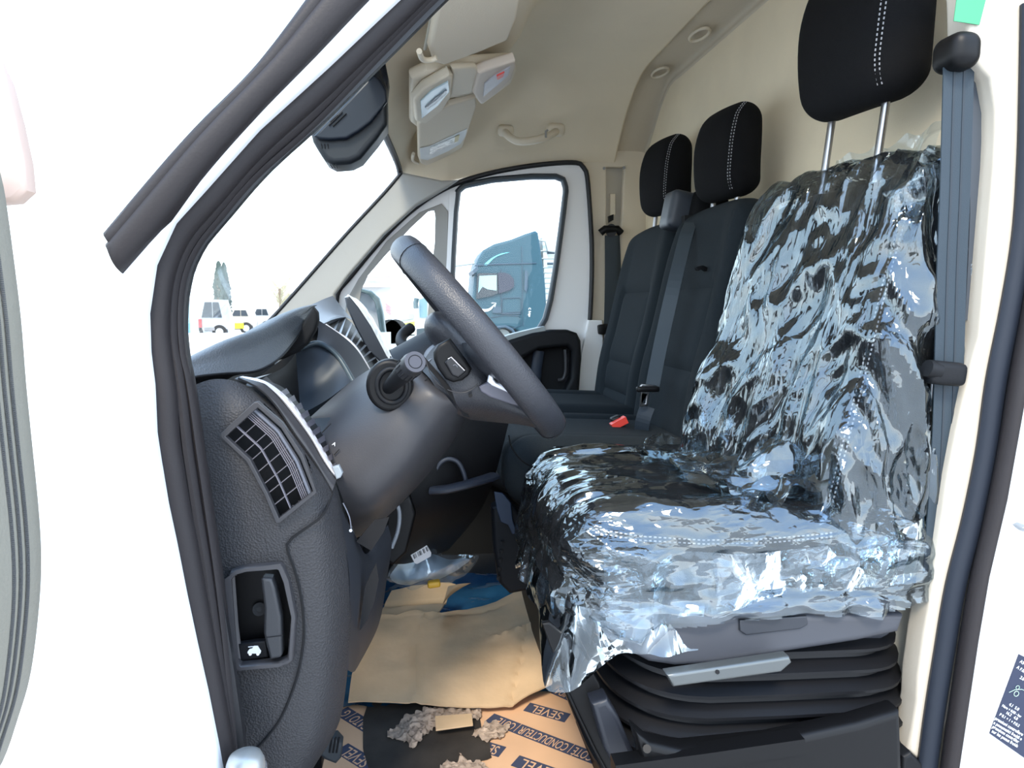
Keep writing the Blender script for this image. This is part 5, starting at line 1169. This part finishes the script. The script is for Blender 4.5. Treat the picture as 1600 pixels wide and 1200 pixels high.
for k in range(60):
    a = rnd.uniform(0, 2*PI); l = rnd.uniform(1.0, 2.2); s0 = tb + Vector((0, 0, rnd.uniform(1.5, 3.0))); br.append(s_tube([s0, s0 + Vector((math.cos(a)*l*.7, math.sin(a)*l*.7, l*.8))], .03, n=4, ref=(.3, .5, .1)))
mk('branches', *join(br), mat('pale_bark', (.5, .46, .32), .9), bt, smooth=False); mk('trunk', *s_tube([tb, tb + Vector((0, 0, 3))], .12, ref=(1, 0, 0)), MATS['bark'], bt)
po = thing('white_post', (at(301, 500, Y=14).x, 14, 0), 'white post standing beside a blue panel at the windscreen edge', 'post')
mk('post', *s_tube([Vector((at(302,500,Y=14).x, 14, 0)), Vector((at(302,440,Y=14).x, 14, 2.6))], .07, ref=(1, 0, 0)), mat('post_white', (.75, .77, .78), .5), po)
bp_ = thing('hoarding', (at(289, 500, Y=14.5).x, 14.5, 0), 'blue and grey panel just inside the front door seal', 'panel')
pl('panel_board', [(276,440),(292,436),(297,470),(297,600),(276,600)], 14.5, .1, mat('board_blue', (.25, .42, .50), .5), bp_)
pl('blue_drum', [(282,505),(296,505),(297,521),(283,522)], 14.3, .2, mat('drum_blue', (.08, .38, .62), .5), bp_)

# through the quarter window
bd = thing('warehouse', (at(585, 440, Y=50).x, 51, 0), 'pale warehouse with a lettered fascia seen through the quarter window', 'building')
pl('wall', [(480,449),(611,448),(611,513),(480,513)], 52, 2, mat('wall_pale', (.62, .60, .58), .8), bd)
pl('fascia', [(480,434),(611,432),(611,448),(480,449)], 51, 2.2, mat('fascia_pale', (.66, .64, .64), .8), bd)
mk('fascia_lettering', *s_text('IIIIffffIIII', at(582, 440, Y=49.8), (1, 0, 0), (0, 0, 1), .28, .02), mat('letter_grey', (.35, .36, .38), .7), bd, smooth=False)
for y in (432, 448): mk('fascia_edge', *s_tube(L([(480,y+1),(611,y)], 49.85), .03), mat('edge_pink', (.55, .42, .42), .7), bd)
w1 = thing('white_lorry', (at(605, 500, Y=30).x, 30, 0), 'white lorry with red and white chevron board behind the door mirror', 'truck')
pl('lorry_box', [(570,463),(612,463),(613,508),(570,510)], 31, 2.2, mat('lorry_white', (.66, .67, .68), .4), w1, .04)
ch = at(607, 480, Y=29.8)
for k in range(3): mk('red_stripe', *s_plate([at(602, 473 + 5*k, Y=29.85), at(611, 479 + 5*k, Y=29.85), at(611, 482 + 5*k, Y=29.85), at(602, 476 + 5*k, Y=29.85)], o=(0, 29.85, 0), t=.04), mat('chevron_red', (.75, .25, .25), .6), w1, smooth=False)
for px in (609, 618):
    c = Vector((at(px, 520, Y=29.7).x, 29.7, .5)); mk('wheel', *s_tube([c, c + Vector((0, .4, 0))], .5, ref=(1, 0, 0), n=20), M_tyre, w1)
pl('lorry_chassis', [(604,508),(624,512),(624,522),(604,520)], 30.3, .8, mat('chassis', (.12, .13, .13), .7), w1)
w2 = thing('white_lorry', (at(658, 500, Y=26).x, 26, 0), 'white lorry cab with dark side window, rightmost in the quarter window', 'truck')
pl('cab_body', [(648,470),(652,462),(675,460),(675,545),(649,545)], 27, 2.2, mat('lorry_white2', (.68, .70, .72), .4), w2, .05)
pl('cab_window', [(655,468),(667,464),(667,496),(656,496)], 25.86, .04, mat('cab_glass', (.20, .32, .36), .2), w2)
pl('cab_step', [(651,514),(672,512),(672,530),(651,530)], 25.86, .05, mat('step_dark', (.05, .07, .08), .6), w2)
mk('cab_mirror', *s_tube(L([(651,466),(649,474),(650,482)], 25.6), .09), mat('mirror_dark', (.08, .12, .13), .5), w2)
w3 = thing('yellow_van', (at(636, 500, Y=38).x, 38, 0), 'pale van with a yellow-green band between the two white lorries', 'van')
pl('van_body', [(624,494),(634,487),(648,488),(649,522),(625,522)], 39, 2.0, mat('van_pale', (.55, .55, .50), .5), w3, .05)
pl('van_band', [(627,506),(648,502),(648,509),(627,510)], 37.95, .04, mat('band_green', (.55, .58, .10), .6), w3)
pl('van_window', [(627,496),(635,490),(646,490),(646,498),(627,501)], 37.95, .04, mat('van_glass', (.35, .36, .34), .4), w3)
# passenger door mirror
dm = thing('door_mirror', at(590, 500, Y=3.05), 'white-shelled passenger door mirror with dark rim outside the quarter window', 'mirror')
sh1 = [(548,456),(566,451),(582,455),(594,466),(599,485),(602,510),(609,560),(548,565)]
inn = [(550,462),(566,457),(577,461),(586,472),(590,490),(594,515),(602,562),(550,566)]
mk('mirror_rim', *plateY(sh1, 3.05, .12, .012, holes=[inn]), mat('mirror_green', (.10, .14, .14), .4), dm)
mk('mirror_glass', *plateY([(549,460),(566,456),(579,460),(587,472),(591,490),(596,515),(603,562),(549,566)], 3.08, .02), mat('mirror_shell', (.60, .60, .62), .35), dm)
mk('mirror_arm', *s_tube([at(600, 545, Y=3.05), at(612, 555, Y=2.86)], .02, ref=(0, 0, 1)), M_black, dm)
